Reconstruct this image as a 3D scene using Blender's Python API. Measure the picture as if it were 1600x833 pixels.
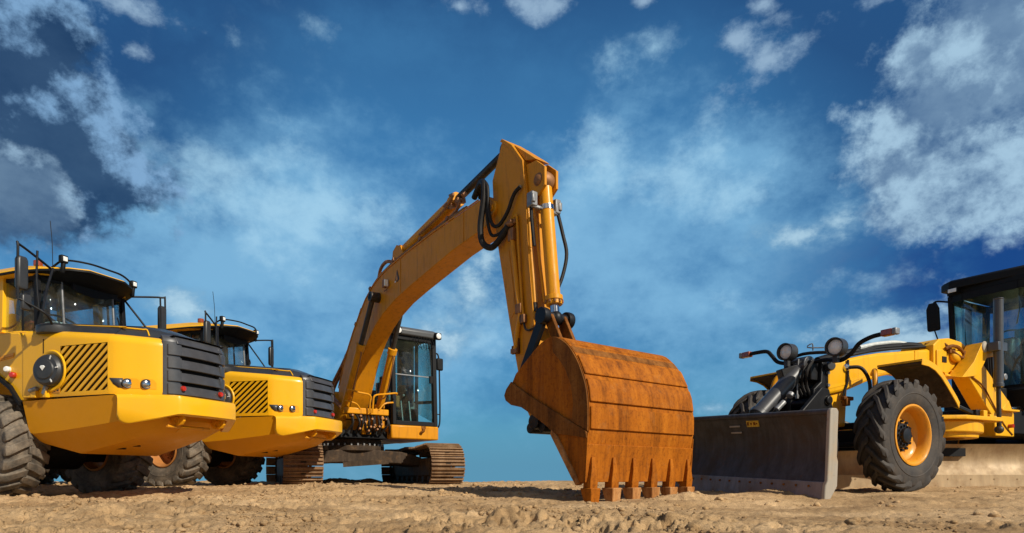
import bpy, math, random
import numpy as np
from mathutils import Vector, Matrix
random.seed(7)
rng = np.random.default_rng(11)
scene = bpy.context.scene
for o in list(bpy.data.objects): bpy.data.objects.remove(o)
COL = scene.collection
rad = math.radians

# ------------------------------------------------------------------ camera
CAM_Z = 0.30
cam = bpy.data.cameras.new('camera'); cam_o = bpy.data.objects.new('camera', cam); COL.objects.link(cam_o)
cam_o.location = (0, 0, CAM_Z); cam_o.rotation_euler = (rad(90), 0, 0)
cam.sensor_width = 36; cam.lens = 22.5; cam.shift_x = 0; cam.shift_y = (745 - 416.5) / 1600
cam.clip_start = 0.05; cam.clip_end = 6000
scene.camera = cam_o
scene.view_settings.view_transform = 'Standard'; scene.view_settings.look = 'None'
scene.view_settings.gamma = 1; scene.view_settings.use_curve_mapping = False
scene.view_settings.exposure = 0.0

# ------------------------------------------------------------------ sun and sky
SUN_DIR = Vector((0.67, -0.55, 0.64)).normalized()      # towards the sun
sun = bpy.data.lights.new('sun', 'SUN'); sun.energy = 5.0; sun.angle = rad(0.5); sun.color = (1.0, 0.93, 0.80)
sun_o = bpy.data.objects.new('sun', sun); COL.objects.link(sun_o)
sun_o.location = (20, -15, 25); sun_o.rotation_euler = SUN_DIR.to_track_quat('Z', 'Y').to_euler()

W = bpy.data.worlds.new('World'); scene.world = W; W.use_nodes = True
def build_sky():
    nt = W.node_tree; N = nt.nodes; L = nt.links; N.clear()
    def mk(t, **k):
        n = N.new(t)
        for a, b in k.items(): setattr(n, a, b)
        return n
    def M(op, a, b=None, c=None, clamp=False):
        n = mk('ShaderNodeMath', operation=op); n.use_clamp = clamp
        for i, v in enumerate((a, b, c)):
            if v is None: continue
            if isinstance(v, (int, float)): n.inputs[i].default_value = v
            else: L.new(v, n.inputs[i])
        return n.outputs[0]
    def sstep(v, a, b):
        n = mk('ShaderNodeMapRange', interpolation_type='SMOOTHSTEP'); L.new(v, n.inputs[0])
        n.inputs[1].default_value = a; n.inputs[2].default_value = b
        return n.outputs[0]
    def mix(f, a, b, mode='MIX'):
        n = mk('ShaderNodeMix', data_type='RGBA', blend_type=mode)
        for i, v in ((0, f), (6, a), (7, b)):
            if isinstance(v, (int, float)): n.inputs[i].default_value = v
            elif isinstance(v, tuple): n.inputs[i].default_value = (*v, 1)
            else: L.new(v, n.inputs[i])
        return n.outputs[2]
    tc = mk('ShaderNodeTexCoord'); gen = tc.outputs['Generated']
    sep = mk('ShaderNodeSeparateXYZ'); L.new(gen, sep.inputs[0]); X, Y, Z = sep.outputs
    az = M('ARCTAN2', X, Y); el = M('ARCSINE', Z)
    # lift the directions a little below the horizon so that the low sky keeps its colour
    zc = M('MAXIMUM', Z, 0.02); cb = mk('ShaderNodeCombineXYZ'); L.new(X, cb.inputs[0]); L.new(Y, cb.inputs[1]); L.new(zc, cb.inputs[2])
    sky = mk('ShaderNodeTexSky', sky_type='NISHITA'); sky.sun_disc = False
    sky.sun_elevation = math.asin(SUN_DIR.z); sky.sun_rotation = math.atan2(SUN_DIR.x, SUN_DIR.y)
    sky.air_density = 1.0; sky.dust_density = 0.4; sky.ozone_density = 3.0
    L.new(cb.outputs[0], sky.inputs[0])
    base = mix(1.0, sky.outputs[0], (0.36, 0.92, 1.15), 'MULTIPLY')
    def ang(px, py):
        a = math.atan((px - 800) / 1000); e = math.atan((745 - py) / 1000 * math.cos(a)); return a, e
    def noise(scale, detail=6, rough=0.6, dist=0.0, off=(0, 0, 0), sc=(1, 1, 1)):
        mp = mk('ShaderNodeMapping'); L.new(gen, mp.inputs[0]); mp.inputs['Location'].default_value = off; mp.inputs['Scale'].default_value = sc
        n = mk('ShaderNodeTexNoise'); n.inputs['Scale'].default_value = scale; n.inputs['Detail'].default_value = detail
        n.inputs['Roughness'].default_value = rough; n.inputs['Distortion'].default_value = dist
        L.new(mp.outputs[0], n.inputs[0]); return n.outputs[0]
    def blob(px, py, rx, ry):
        a, e = ang(px, py)
        u = M('DIVIDE', M('SUBTRACT', az, a), rx / 1000.0); v = M('DIVIDE', M('SUBTRACT', el, e), ry / 1000.0)
        return M('SUBTRACT', 1.0, M('SQRT', M('ADD', M('MULTIPLY', u, u), M('MULTIPLY', v, v))))
    def blobs(lst):
        r = None
        for b in lst:
            m = blob(*b); r = m if r is None else M('MAXIMUM', r, m)
        return M('MAXIMUM', r, -1.2)
    # deep polarised blue overhead and at the low right, pale haze in the middle band
    def prod(*v):
        r = v[0]
        for q in v[1:]: r = M('MULTIPLY', r, q)
        return r
    def cen(v, k): return M('MULTIPLY', M('SUBTRACT', v, 0.5), k)
    c = mix(M('MULTIPLY', sstep(el, 0.05, 0.35), 0.85), base, (0.66, 2.75, 6.0))
    up = M('ADD', sstep(el, 0.44, 0.70), prod(sstep(M('ABSOLUTE', az), 0.22, 0.62), sstep(el, 0.22, 0.46)), clamp=True)
    c = mix(M('MULTIPLY', up, 0.90), c, (0.24, 0.98, 2.75))
    lown = M('MULTIPLY', sstep(el, 0.20, 0.01), 0.80)
    c = mix(lown, c, (1.20, 3.55, 6.1))
    nA = noise(2.6, 8, 0.58, 0.0, (3.1, 0.4, 1.2), (1, 1, 1.6)); nB = noise(6.0, 11, 0.62, 0.0, (0.3, 2.2, 5.0), (1, 1, 1.5)); nD = noise(17.0, 9, 0.66, 0.0, (4.3, 1.2, 2.0), (1, 1, 1.3))
    fl = M('ADD', M('ADD', cen(nA, 3.2), cen(nB, 2.6)), cen(nD, 1.0))
    hz = blobs([(330, 420, 520, 250), (1010, 370, 380, 190), (620, 500, 430, 190), (1030, 500, 480, 180), (1200, 560, 330, 130)])
    hazef = M('MULTIPLY', sstep(M('ADD', M('MULTIPLY', fl, 0.95), M('MULTIPLY', hz, 1.15)), -0.10, 1.45), 0.80)
    c = mix(hazef, c, (3.1, 6.7, 10.0))
    low = sstep(M('ADD', blobs([(1580, 415, 330, 120), (1620, 520, 330, 130)]), M('MULTIPLY', fl, 0.3)), 0.0, 0.75)
    c = mix(M('MULTIPLY', low, 0.88), c, (0.09, 0.62, 2.9))
    # dusky patches in the veil
    dk = M('MULTIPLY', sstep(M('ADD', M('MULTIPLY', fl, -0.9), blobs([(700, 300, 230, 80), (780, 620, 150, 60), (660, 560, 90, 50), (1290, 450, 160, 60), (540, 60, 400, 90), (1000, 90, 300, 90)])), 0.1, 1.5), 0.55)
    c = mix(dk, c, (0.72, 2.7, 5.6))
    # thin veils with soft crests
    nS = noise(7.5, 12, 0.60, 0.0, (1.3, 4.2, 2.0), (1, 1, 1.35)); nC = M('ADD', M('ADD', cen(nS, 5.0), cen(nD, 2.2)), cen(nA, 1.2))
    soft = blobs([(745, 480, 130, 140), (940, 300, 150, 110), (370, 260, 200, 80), (620, 350, 130, 70), (1390, 515, 160, 36), (1480, 525, 60, 30),
                  (1115, 640, 70, 20), (275, 490, 70, 45), (1090, 290, 150, 90), (560, 610, 100, 60), (450, 330, 200, 100), (1240, 480, 180, 70), (495, 40, 50, 40), (365, 65, 30, 30), (960, 100, 80, 45), (1020, 75, 50, 30)])
    sf = M('MULTIPLY', sstep(M('ADD', nC, M('MULTIPLY', soft, 1.3)), 0.35, 2.0), 0.62)
    c = mix(sf, c, (5.8, 9.4, 11.8))
    # heavier clouds: dark bodies with lit, ragged rims
    def dens(o):
        q = M('ADD', cen(noise(3.6, 12, 0.60, 0.0, (o[0] + 1.7, o[1] + 0.6, o[2] + 0.2), (1, 1, 1.15)), 6.5), cen(noise(11.0, 10, 0.64, 0.0, (o[0] + 4.0, o[1] + 1.0, o[2] + 2.0), (1, 1, 1.15)), 2.6))
        return q
    d0 = dens((0, 0, 0)); d1 = dens((0.022, -0.008, 0.030))
    relief = M('SUBTRACT', d0, d1)
    def cloud(lst, gain, a0, a1, amax, dark, lit, k0, k1, rel, cc, dm=0.40):
        bl = M('MAXIMUM', blobs(lst), -0.9); dh = M('ADD', d0, M('MULTIPLY', bl, gain)); al = M('MULTIPLY', sstep(dh, a0, a1), amax)
        sh = sstep(M('SUBTRACT', M('ADD', M('MULTIPLY', bl, gain * 0.8), M('MULTIPLY', d0, 0.9)), M('MULTIPLY', relief, rel)), k0, k1)
        dv = M('MULTIPLY', sstep(cen(nB, 4.0), -0.9, 0.9), dm)
        return mix(al, cc, mix(sh, lit, mix(dv, dark, lit)))
    # right bank: broken grey-white
    c = cloud([(1580, 110, 210, 240), (1490, 190, 150, 120), (1590, 260, 240, 100), (1420, 250, 80, 70), (1440, 90, 60, 60)], 1.9, 0.20, 1.00, 0.94, (0.72, 1.75, 3.7), (5.2, 7.8, 10.0), -0.35, 1.75, 2.2, c)
    # left bank: dark slate with a bright rim
    c = cloud([(10, 120, 190, 220), (105, 180, 95, 110), (90, 60, 90, 80)], 2.0, 0.25, 0.85, 0.96, (0.16, 0.60, 1.6), (2.9, 5.3, 8.4), -0.60, 1.15, 2.4, c, 0.10)
    c = cloud([(-5, 320, 80, 75)], 2.0, 0.25, 0.95, 0.95, (0.28, 0.95, 2.3), (4.2, 6.4, 8.6), -0.3, 1.1, 1.6, c)
    # torn scraps along the top and in the middle right
    nW = M('ADD', cen(noise(9.0, 12, 0.62, 0.0, (2.0, 7.0, 1.0), (1, 1, 1.5)), 6.0), cen(nD, 1.8))
    puff = blobs([(735, 465, 95, 85), (690, 540, 70, 50), (760, 400, 50, 40), (1345, 516, 130, 30), (1440, 530, 70, 22), (1110, 638, 55, 16), (285, 482, 60, 32), (1240, 368, 130, 30), (1310, 345, 50, 26)])
    pd = M('ADD', nW, M('MULTIPLY', puff, 1.7)); pf = M('MULTIPLY', sstep(pd, 0.15, 1.7), 0.80)
    c = mix(pf, c, mix(sstep(pd, 0.6, 2.0), (2.4, 4.9, 7.4), (6.2, 9.0, 10.8)))
    wisp = blobs([(1205, 90, 130, 60), (1150, 65, 60, 45), (190, 4, 120, 30), (870, 6, 120, 34), (715, 8, 70, 26), (1350, 6, 110, 24), (212, 80, 46, 22), (1005, 2, 40, 18), (1190, 6, 40, 22)])
    aw = M('MULTIPLY', sstep(M('ADD', nW, M('MULTIPLY', wisp, 1.9)), 0.85, 2.2), 0.88)
    c = mix(aw, c, (4.2, 6.2, 8.4))
    # unseen cumulus added behind the photographer, as warm fill for the shaded sides
    back = sstep(Y, 0.15, -0.35)
    fill_cloud = M('MULTIPLY', M('MULTIPLY', sstep(noise(2.4, 6, 0.55, 0.2, (7, 3, 1)), 0.42, 0.62), back), 0.9)
    c = mix(fill_cloud, c, (8.0, 7.0, 5.6))
    bg = mk('ShaderNodeBackground'); bg.inputs['Strength'].default_value = 0.075
    out = mk('ShaderNodeOutputWorld'); L.new(c, bg.inputs[0]); L.new(bg.outputs[0], out.inputs[0])
build_sky()

# ------------------------------------------------------------------ materials
def mat_base(name):
    m = bpy.data.materials.new(name); m.use_nodes = True
    nt = m.node_tree; b = nt.nodes['Principled BSDF']
    return m, nt, b
def nnoise(nt, scale, detail=6, rough=0.6, sc=(1, 1, 1), co='Object'):
    tc = nt.nodes.new('ShaderNodeTexCoord'); mp = nt.nodes.new('ShaderNodeMapping'); mp.inputs['Scale'].default_value = sc
    n = nt.nodes.new('ShaderNodeTexNoise'); n.inputs['Scale'].default_value = scale; n.inputs['Detail'].default_value = detail; n.inputs['Roughness'].default_value = rough
    nt.links.new(tc.outputs[co], mp.inputs[0]); nt.links.new(mp.outputs[0], n.inputs[0]); return n.outputs[0]
def nramp(nt, v, stops):
    r = nt.nodes.new('ShaderNodeValToRGB'); nt.links.new(v, r.inputs[0])
    e = r.color_ramp.elements
    while len(e) > 1: e.remove(e[-1])
    for i, (p, c) in enumerate(stops):
        k = e[0] if i == 0 else e.new(p)
        k.position = p; k.color = (*c, 1) if len(c) == 3 else c
    return r.outputs[0]
def nmix(nt, f, a, b, mode='MIX'):
    n = nt.nodes.new('ShaderNodeMix'); n.data_type = 'RGBA'; n.blend_type = mode
    for i, v in ((0, f), (6, a), (7, b)):
        if isinstance(v, (int, float)): n.inputs[i].default_value = v
        elif isinstance(v, tuple): n.inputs[i].default_value = (*v, 1)
        else: nt.links.new(v, n.inputs[i])
    return n.outputs[2]
def nbump(nt, b, h, strength=0.2, dist=0.01):
    n = nt.nodes.new('ShaderNodeBump'); n.inputs['Strength'].default_value = strength; n.inputs['Distance'].default_value = dist
    nt.links.new(h, n.inputs['Height']); nt.links.new(n.outputs[0], b.inputs['Normal'])
def paint(name, col, rough=0.38, dust=0.35, dustc=(0.40, 0.27, 0.14), stain=0.0, stainc=(0.10, 0.045, 0.02), coat=0.25, metal=0.0):
    m, nt, b = mat_base(name)
    n1 = nnoise(nt, 1.6, 8, 0.65); n2 = nnoise(nt, 9.0, 7, 0.7); n3 = nnoise(nt, 14.0, 6, 0.65, (1, 1, 0.12))
    f1 = nramp(nt, n1, [(0.42, (0, 0, 0)), (0.75, (1, 1, 1))])
    f2 = nramp(nt, n2, [(0.45, (0, 0, 0)), (0.72, (1, 1, 1))])
    f = nmix(nt, 0.5, f1, f2, 'MULTIPLY')
    sc = nt.nodes.new('ShaderNodeMath'); sc.operation = 'MULTIPLY'; nt.links.new(f, sc.inputs[0]); sc.inputs[1].default_value = dust
    c = nmix(nt, sc.outputs[0], col, dustc)
    if stain > 0:
        f3 = nramp(nt, n3, [(0.52, (0, 0, 0)), (0.80, (stain, stain, stain))])
        c = nmix(nt, f3, c, stainc)
    nt.links.new(c, b.inputs['Base Color'])
    r = nramp(nt, n2, [(0.3, (rough - 0.06,) * 3), (0.75, (min(1, rough + 0.22),) * 3)])
    nt.links.new(r, b.inputs['Roughness'])
    b.inputs['Coat Weight'].default_value = coat; b.inputs['Coat Roughness'].default_value = 0.18; b.inputs['Specular IOR Level'].default_value = 0.25
    b.inputs['Metallic'].default_value = metal
    nbump(nt, b, nnoise(nt, 38, 4, 0.6), 0.06, 0.01)
    return m
def simple(name, col, rough=0.5, metal=0.0, var=0.35, scale=12.0, coat=0.0, bump=0.1):
    m, nt, b = mat_base(name)
    n = nnoise(nt, scale, 7, 0.65)
    c = nramp(nt, n, [(0.3, tuple(x * (1 - var) for x in col)), (0.7, tuple(min(1, x * (1 + var)) for x in col))])
    nt.links.new(c, b.inputs['Base Color']); b.inputs['Roughness'].default_value = rough; b.inputs['Metallic'].default_value = metal
    b.inputs['Coat Weight'].default_value = coat
    b.inputs['Specular IOR Level'].default_value = 0.25 if max(col) < 0.02 else 0.5
    if bump: nbump(nt, b, nnoise(nt, scale * 3, 4, 0.6), bump, 0.01)
    return m
def glass(name, tint=(0.62, 0.80, 0.82), gloss=0.10):
    m, nt, b = mat_base(name); nt.nodes.remove(b)
    out = nt.nodes['Material Output']
    t = nt.nodes.new('ShaderNodeBsdfTransparent'); t.inputs[0].default_value = (*tint, 1)
    g = nt.nodes.new('ShaderNodeBsdfGlossy'); g.inputs['Roughness'].default_value = 0.03; g.inputs[0].default_value = (0.9, 0.95, 1, 1)
    fr = nt.nodes.new('ShaderNodeMath'); fr.operation = 'MULTIPLY_ADD'; lw = nt.nodes.new('ShaderNodeLayerWeight'); lw.inputs[0].default_value = 0.5
    pw = nt.nodes.new('ShaderNodeMath'); pw.operation = 'POWER'; nt.links.new(lw.outputs['Facing'], pw.inputs[0]); pw.inputs[1].default_value = 4.0
    nt.links.new(pw.outputs[0], fr.inputs[0]); fr.inputs[1].default_value = 0.5; fr.inputs[2].default_value = 0.06
    mx = nt.nodes.new('ShaderNodeMixShader'); nt.links.new(fr.outputs[0], mx.inputs[0]); nt.links.new(t.outputs[0], mx.inputs[1]); nt.links.new(g.outputs[0], mx.inputs[2])
    d = nt.nodes.new('ShaderNodeBsdfDiffuse'); d.inputs[0].default_value = (0.30, 0.27, 0.22, 1)
    mx2 = nt.nodes.new('ShaderNodeMixShader'); n = nnoise(nt, 5, 6, 0.6)
    f = nramp(nt, n, [(0.4, (0.02,) * 3), (0.8, (gloss,) * 3)]); nt.links.new(f, mx2.inputs[0])
    nt.links.new(mx.outputs[0], mx2.inputs[1]); nt.links.new(d.outputs[0], mx2.inputs[2]); nt.links.new(mx2.outputs[0], out.inputs[0])
    return m
def rust_mat(name, a, b_, c_, streak=1.0):
    m, nt, b = mat_base(name)
    n1 = nnoise(nt, 2.2, 9, 0.68); n2 = nnoise(nt, 9.0, 8, 0.7, (1, 1, 0.10)); n3 = nnoise(nt, 30, 6, 0.7)
    c1 = nramp(nt, n1, [(0.30, a), (0.52, b_), (0.74, c_)])
    c2 = nramp(nt, n2, [(0.36, tuple(x * 0.55 for x in a)), (0.50, b_), (0.66, tuple(x * 1.1 for x in c_))])
    c = nmix(nt, 0.62 * streak, c1, c2)
    sp = nramp(nt, n3, [(0.33, (0.55, 0.5, 0.5)), (0.5, (1, 1, 1))])
    c = nmix(nt, 0.8, c, sp, 'MULTIPLY')
    dn = nramp(nt, nnoise(nt, 4.5, 8, 0.7, (1, 1, 1)), [(0.56, (0, 0, 0)), (0.74, (0.35,) * 3)])
    c = nmix(nt, dn, c, (0.30, 0.16, 0.06))
    nt.links.new(c, b.inputs['Base Color']); b.inputs['Specular IOR Level'].default_value = 0.15
    r = nramp(nt, n1, [(0.3, (0.55,) * 3), (0.7, (0.85,) * 3)]); nt.links.new(r, b.inputs['Roughness'])
    nbump(nt, b, n3, 0.25, 0.01)
    return m
def worn_steel(name, a, b_, dirt=(0.16, 0.10, 0.06), rough=0.42, metal=0.6):
    m, nt, b = mat_base(name)
    n1 = nnoise(nt, 3.0, 8, 0.65); n2 = nnoise(nt, 10.0, 8, 0.7, (1, 1, 0.08)); n3 = nnoise(nt, 7, 9, 0.72)
    c = nramp(nt, n2, [(0.35, a), (0.65, b_)])
    d = nramp(nt, n1, [(0.48, (0, 0, 0)), (0.66, (0.9,) * 3)]); c = nmix(nt, d, c, dirt)
    d2 = nramp(nt, n3, [(0.62, (0, 0, 0)), (0.72, (0.8,) * 3)]); c = nmix(nt, d2, c, (0.13, 0.055, 0.022))
    nt.links.new(c, b.inputs['Base Color']); b.inputs['Metallic'].default_value = metal
    r = nramp(nt, n1, [(0.4, (rough,) * 3), (0.7, (0.8,) * 3)]); nt.links.new(r, b.inputs['Roughness'])
    nbump(nt, b, n3, 0.12, 0.01)
    return m
def tyre_mat(name, col=(0.014, 0.013, 0.013), dust=(0.15, 0.11, 0.075), amt=0.5):
    m, nt, b = mat_base(name)
    n1 = nnoise(nt, 4.0, 8, 0.7); n2 = nnoise(nt, 25, 6, 0.7)
    f = nramp(nt, n1, [(0.35, (0.08,) * 3), (0.7, (amt,) * 3)]); g = nramp(nt, n2, [(0.3, (0.5,) * 3), (0.7, (1,) * 3)])
    f = nmix(nt, 1.0, f, g, 'MULTIPLY')
    nt.links.new(nmix(nt, f, col, dust), b.inputs['Base Color']); b.inputs['Roughness'].default_value = 0.75
    nbump(nt, b, n2, 0.25, 0.01); return m

MT = {}
MT['truck_yellow'] = paint('truck_yellow', (0.83, 0.425, 0.008), 0.30, 0.18, (0.44, 0.25, 0.06), coat=0.35)
MT['truck_skirt'] = paint('truck_skirt', (0.76, 0.325, 0.004), 0.45, 0.22, (0.40, 0.20, 0.04), coat=0.05)
MT['exc_yellow'] = paint('exc_yellow', (0.62, 0.245, 0.004), 0.45, 0.40, (0.28, 0.115, 0.02), stain=0.65, stainc=(0.13, 0.045, 0.008), coat=0.08)
MT['exc_cyl'] = paint('exc_cyl', (0.68, 0.28, 0.004), 0.42, 0.40, (0.30, 0.13, 0.02), stain=0.6, stainc=(0.12, 0.04, 0.008), coat=0.1)
MT['grader_yellow'] = paint('grader_yellow', (0.82, 0.405, 0.006), 0.38, 0.26, (0.46, 0.24, 0.03), stain=0.45, stainc=(0.20, 0.085, 0.015), coat=0.12)
MT['rim_orange'] = paint('rim_orange', (0.74, 0.30, 0.008), 0.42, 0.45, (0.36, 0.20, 0.09), stain=0.5)
MT['rim_rusty'] = paint('rim_rusty', (0.42, 0.16, 0.035), 0.5, 0.5, (0.28, 0.15, 0.08), stain=0.5)
MT['dark_plastic'] = simple('dark_plastic', (0.030, 0.030, 0.031), 0.42, 0, 0.2, 8, 0.15, 0.05)
MT['grille_grey'] = simple('grille_grey', (0.052, 0.052, 0.056), 0.38, 0, 0.2, 8, 0.2, 0.05)
MT['black'] = simple('black', (0.005, 0.005, 0.0055), 0.6)
MT['black_steel'] = simple('black_steel', (0.009, 0.009, 0.010), 0.45, 0, 0.5, 9, 0.1)
MT['interior'] = simple('interior', (0.022, 0.024, 0.026), 0.8)
MT['grey_metal'] = simple('grey_metal', (0.24, 0.24, 0.24), 0.45, 0.4, 0.3)
MT['roof_grey'] = simple('roof_grey', (0.085, 0.088, 0.092), 0.5, 0, 0.15, 5)
MT['rubber_hose'] = simple('rubber_hose', (0.016, 0.013, 0.011), 0.6, 0, 0.5, 9)
MT['rust_pipe'] = simple('rust_pipe', (0.26, 0.11, 0.035), 0.55, 0.2, 0.4, 9)
MT['chrome'] = simple('chrome', (0.62, 0.62, 0.62), 0.14, 1.0, 0.1, 6, 0, 0.02)
MT['dull_rod'] = simple('dull_rod', (0.045, 0.038, 0.032), 0.5, 0.5, 0.5, 9)
MT['white_lens'] = simple('white_lens', (0.80, 0.80, 0.77), 0.12, 0, 0.08, 20, 0.8, 0.05)
MT['red_lens'] = simple('red_lens', (0.45, 0.025, 0.012), 0.25, 0, 0.2, 20, 0.6, 0.0)
MT['amber_lens'] = simple('amber_lens', (0.26, 0.05, 0.014), 0.25, 0, 0.2, 20, 0.6, 0.0)
MT['glass_blue'] = glass('glass_blue', (0.80, 0.88, 0.90), 0.05)
MT['glass_teal'] = glass('glass_teal', (0.80, 0.95, 0.93), 0.04)
MT['glass_dark'] = glass('glass_dark', (0.76, 0.91, 0.90), 0.05)
MT['rust'] = rust_mat('rust', (0.21, 0.057, 0.003), (0.345, 0.098, 0.004), (0.44, 0.142, 0.008))
MT['rust_dark'] = rust_mat('rust_dark', (0.11, 0.038, 0.007), (0.20, 0.070, 0.010), (0.28, 0.115, 0.025))
MT['rust_worn'] = rust_mat('rust_worn', (0.30, 0.10, 0.02), (0.42, 0.19, 0.06), (0.50, 0.30, 0.14))
MT['blade_steel'] = worn_steel('blade_steel', (0.036, 0.035, 0.037), (0.076, 0.077, 0.085), (0.062, 0.045, 0.032), 0.5, 0.25)
MT['blade_edge'] = worn_steel('blade_edge', (0.16, 0.17, 0.19), (0.24, 0.25, 0.28), (0.20, 0.14, 0.09), 0.45, 0.4)
MT['dusty_steel'] = worn_steel('dusty_steel', (0.30, 0.27, 0.22), (0.40, 0.35, 0.28), (0.40, 0.30, 0.19), 0.6, 0.1)
MT['sandy_steel'] = worn_steel('sandy_steel', (0.30, 0.205, 0.105), (0.42, 0.295, 0.155), (0.27, 0.17, 0.08), 0.55, 0.15)
MT['track_steel'] = rust_mat('track_steel', (0.14, 0.08, 0.045), (0.26, 0.155, 0.08), (0.38, 0.26, 0.16), 0.4)
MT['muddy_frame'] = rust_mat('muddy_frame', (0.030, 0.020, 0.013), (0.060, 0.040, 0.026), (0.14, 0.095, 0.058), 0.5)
MT['tyre'] = tyre_mat('tyre'); MT['tyre_dusty'] = tyre_mat('tyre_dusty', (0.030, 0.026, 0.022), (0.30, 0.235, 0.165), 1.0)
MT['decal_dark'] = simple('decal_dark', (0.02, 0.02, 0.02), 0.5)
MT['decal_white'] = simple('decal_white', (0.75, 0.75, 0.72), 0.5, 0, 0.1)
MT['decal_orange'] = simple('decal_orange', (0.62, 0.25, 0.02), 0.5, 0, 0.2)
MT['decal_yellow'] = simple('decal_yellow', (0.62, 0.40, 0.03), 0.5, 0, 0.45, 30)
MT['cloth_red'] = simple('cloth_red', (0.42, 0.06, 0.025), 0.8, 0, 0.4, 14)
MT['cloth_pale'] = simple('cloth_pale', (0.52, 0.54, 0.52), 0.8, 0, 0.2, 14)

# ------------------------------------------------------------------ mesh helpers
def basis(d):
    d = Vector(d).normalized(); a = Vector((0, 0, 1)) if abs(d.z) < 0.9 else Vector((1, 0, 0))
    u = d.cross(a).normalized(); v = d.cross(u).normalized(); return d, u, v
def smooth_path(P, k=6):
    P = [Vector(p) for p in P]
    if len(P) < 3: return P
    Q = [P[0] * 2 - P[1]] + P + [P[-1] * 2 - P[-2]]; R = []
    for i in range(1, len(Q) - 2):
        a, b, c, d = Q[i - 1:i + 3]
        for j in range(k):
            t = j / k
            R.append(0.5 * ((2 * b) + (c - a) * t + (2 * a - 5 * b + 4 * c - d) * t * t + (3 * b - a - 3 * c + d) * t ** 3))
    R.append(P[-1]); return R
class MB:
    def __init__(s): s.v = []; s.f = []
    def add(s, vs, fs):
        o = len(s.v); s.v += [tuple(x) for x in vs]; s.f += [tuple(i + o for i in q) for q in fs]; return s
    def box(s, c, d, R=None):
        c = Vector(c); vs = []
        for x in (-.5, .5):
            for y in (-.5, .5):
                for z in (-.5, .5):
                    p = Vector((x * d[0], y * d[1], z * d[2])); p = R @ p if R else p; vs.append(c + p)
        return s.add(vs, [(0, 1, 3, 2), (4, 6, 7, 5), (0, 4, 5, 1), (2, 3, 7, 6), (0, 2, 6, 4), (1, 5, 7, 3)])
    def bar(s, p0, p1, w, h, up=(0, 0, 1)):
        p0 = Vector(p0); p1 = Vector(p1); d = (p1 - p0).normalized(); u = Vector(up)
        if abs(d.dot(u)) > .98: u = Vector((1, 0, 0))
        sd = d.cross(u).normalized(); u = sd.cross(d).normalized(); vs = []
        for p in (p0, p1):
            for a, b in ((-1, -1), (1, -1), (1, 1), (-1, 1)): vs.append(p + sd * a * w / 2 + u * b * h / 2)
        return s.add(vs, [(3, 2, 1, 0), (4, 5, 6, 7), (0, 1, 5, 4), (1, 2, 6, 5), (2, 3, 7, 6), (3, 0, 4, 7)])
    def prism(s, pts, ax, a, b):
        n = len(pts)
        def mk(p, t):
            return ((t, p[0], p[1]) if ax == 0 else (p[0], t, p[1]) if ax == 1 else (p[0], p[1], t))
        vs = [mk(p, a) for p in pts] + [mk(p, b) for p in pts]
        ar = sum(pts[i][0] * pts[(i + 1) % n][1] - pts[(i + 1) % n][0] * pts[i][1] for i in range(n))
        if ax == 1: ar = -ar
        lo = tuple(range(n)); hi = tuple(range(n, 2 * n)); up = (ar > 0) == (b > a)
        fs = [tuple(reversed(lo)), hi] if up else [lo, tuple(reversed(hi))]
        for i in range(n):
            j = (i + 1) % n; q = (i, j, n + j, n + i); fs.append(q if up else tuple(reversed(q)))
        return s.add(vs, fs)
    def loft(s, secs, cap=True, closed=True):
        n = len(secs[0]); vs = [p for q in secs for p in q]; fs = []
        for i in range(len(secs) - 1):
            for j in range(n if closed else n - 1):
                k = (j + 1) % n; fs.append((i * n + j, i * n + k, (i + 1) * n + k, (i + 1) * n + j))
        if cap and closed:
            fs.append(tuple(reversed(range(n)))); fs.append(tuple((len(secs) - 1) * n + j for j in range(n)))
        return s.add(vs, fs)
    def cyl(s, p0, p1, r0, r1=None, n=20, cap=True):
        r1 = r0 if r1 is None else r1; p0 = Vector(p0); p1 = Vector(p1); d, u, v = basis(p1 - p0)
        secs = [[p + (u * math.cos(2 * math.pi * i / n) + v * math.sin(2 * math.pi * i / n)) * r for i in range(n)] for p, r in ((p0, r0), (p1, r1))]
        return s.loft(secs, cap)
    def tube(s, pts, r, n=8, k=6):
        P = smooth_path(pts, k); secs = []
        d0, u, v = basis(P[1] - P[0])
        for i, p in enumerate(P):
            t = (P[min(i + 1, len(P) - 1)] - P[max(i - 1, 0)]).normalized()
            u = (u - t * u.dot(t)).normalized(); v = t.cross(u)
            secs.append([p + (u * math.cos(2 * math.pi * j / n) + v * math.sin(2 * math.pi * j / n)) * r for j in range(n)])
        return s.loft(secs)
    def lathe(s, prof, c, axis, n=32, closed=False):
        # prof: (radius, distance along axis)
        c = Vector(c); d, u, v = basis(axis); secs = []
        for i in range(n):
            a = 2 * math.pi * i / n; e = u * math.cos(a) + v * math.sin(a)
            secs.append([c + e * r + d * t for r, t in prof])
        m = len(prof); vs = [p for q in secs for p in q]; fs = []
        for i in range(n):
            k = (i + 1) % n
            for j in range(m if closed else m - 1):
                l = (j + 1) % m; fs.append((i * m + j, k * m + j, k * m + l, i * m + l))
        return s.add(vs, fs)
    def ball(s, c, r, sc=(1, 1, 1), n=12):
        vs = []; fs = []; c = Vector(c)
        for i in range(n + 1):
            for j in range(2 * n):
                a = math.pi * i / n; b = math.pi * j / n
                vs.append(c + Vector((math.sin(a) * math.cos(b) * sc[0], math.sin(a) * math.sin(b) * sc[1], math.cos(a) * sc[2])) * r)
        for i in range(n):
            for j in range(2 * n):
                k = (j + 1) % (2 * n); fs.append((i * 2 * n + j, (i + 1) * 2 * n + j, (i + 1) * 2 * n + k, i * 2 * n + k))
        return s.add(vs, fs)
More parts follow.
